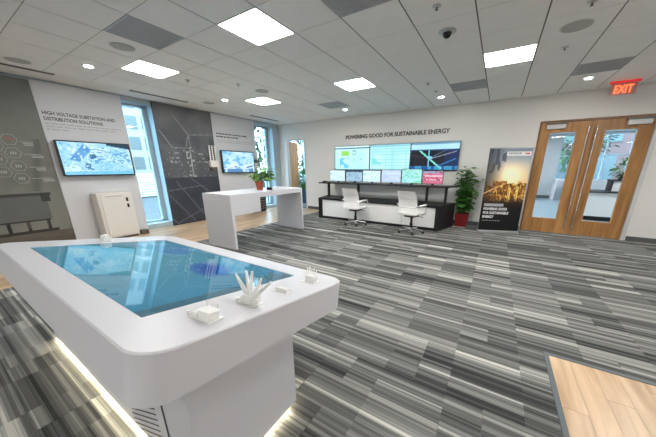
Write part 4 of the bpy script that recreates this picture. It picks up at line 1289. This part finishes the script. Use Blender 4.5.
# ------------------------------------------------------------------ roll-up banner
BL, BR = Vector((-.235, 6.76, 0)), Vector((.575, 7.06, 0))
bw = (BR - BL).length; bz = math.atan2(BR.y - BL.y, BR.x - BL.x)
ban = thing('rollup_banner', 'tall roll-up banner with sunset city picture beside the double door', 'banner', BL, bz)
def banner_pic(u, v):
    v = v * 1.0
    if v < .365:
        c = (20, 20, 23)
        c = mixc(c, (58, 38, 22), max(0, (v - .28) / .085) * .8)
        return c
    w = (v - .365) / .635      # 0 .. 1 up the photograph
    sky = mixc((236, 176, 104), (150, 160, 168), min(1, (w - .3) * 1.9))
    sky = mixc(sky, (84, 98, 116), max(0, w - .7) * 2.0)
    sun = math.exp(-(((u - .60) / .34) ** 2 + ((w - .52) / .22) ** 2))
    c = mixc(sky, (255, 236, 196), sun)
    left = max(0, .42 - u) / .42
    c = mixc(c, (52, 54, 60), left * .95)
    if w < .40:
        b = .28 + .18 * _h(int(u * 15), 3, 7)
        if w < b:
            g = vnoise(u * 24, w * 18, 3)
            c = mixc((70, 44, 22), (190, 120, 46), g * .9)
            if vnoise(u * 40, w * 30, 8) > .74: c = (240, 190, 96)
            c = mixc(c, (46, 32, 22), left * .8)
    if segd(u, w, (.0, .16), (.5, .36)) < .012: c = (196, 150, 96)
    if w > .55 and u < .42 and vnoise(u * 14, w * 6, 12) > .55: c = mixc(c, (40, 46, 58), .6)
    for ux, w0, w1 in ((.60, .02, .34), (.64, .0, .28), (.78, .06, .36), (.82, .02, .30)):
        if abs(u - ux) < .012 and w0 < w < w1: c = (246, 196, 110)
    c = mixc(c, (26, 22, 20), max(0, .10 - w) * 7)
    c = tuple(min(255, q * 1.12 + 8) for q in c)
    return c
Lb = lambda mb, name, mat, bevel=0.0, par=None: mb.build(name, mat, par or ban, bevel, world=False)
Lb(MB().box(-.01, bw + .01, -.07, .07, 0, .055), 'cassette', ALU, .008)
Lb(MB().box(.0, bw, -.006, .0, .055, 1.895), 'sheet', LETTER_WHITE)
picture(66, 140, banner_pic, lambda u, v: (.002 + (bw - .004) * u, -.0068, .058 + 1.835 * v)).build('printed_picture', PRINT_MATT, ban, world=False)
Lb(MB().box(-.005, bw + .005, -.014, .008, 1.893, 1.915), 'top_rail', ALU, .003)
Lb(MB().tube((bw / 2, .02, .05), (bw / 2, .02, 1.90), .012), 'support_pole', ALU)
XZ = Matrix.Rotation(math.pi / 2, 4, 'X')
Lb(MB().box(.36, bw - .02, -.0078, -.0070, 1.735, 1.825), 'logo_box', LETTER_WHITE)
text_obj('HITACHI', .05, LETTER, 'logo_text', ban, .0005, .001, .24, .036, Matrix.Translation((.40, -.0085, 1.770)) @ XZ)
text_obj('ABB', .05, LETTER_RED, 'logo_text', ban, .0005, .002, .10, .036, Matrix.Translation((bw - .15, -.0085, 1.767)) @ XZ)
for k, (s, w_) in enumerate((('POWERING GOOD', .50), ('FOR SUSTAINABLE', .54), ('ENERGY', .24))):
    text_obj(s, .08, LETTER_WHITE, 'slogan', ban, .0005, .003, w_, .062, Matrix.Translation((.06, -.0085, .535 - .092 * k)) @ XZ)
Lb(MB().box(.06, .47, -.0078, -.0070, .625, .69), 'strap_line', LETTER_PALE)
mm = MB(); q_ = random.Random(2); xx = .06
while xx < .45:
    w_ = q_.uniform(.03, .07); mm.box(xx, xx + w_, -.0078, -.0070, .285, .297); xx += w_ + .012
Lb(mm, 'small_print', LETTER_PALE)
# light switch
t = thing('light_switch', 'small pale light switch on the wall left of the side door', 'switch', (-7.06, YB, 1.30))
MB().box(-7.10, -7.02, YB - .008, YB, 1.30, 1.42).build('plate', TRIMRING, t, .002)
MB().box(-7.075, -7.045, YB - .013, YB - .008, 1.33, 1.39).build('rocker', TRIMRING, t, .002)
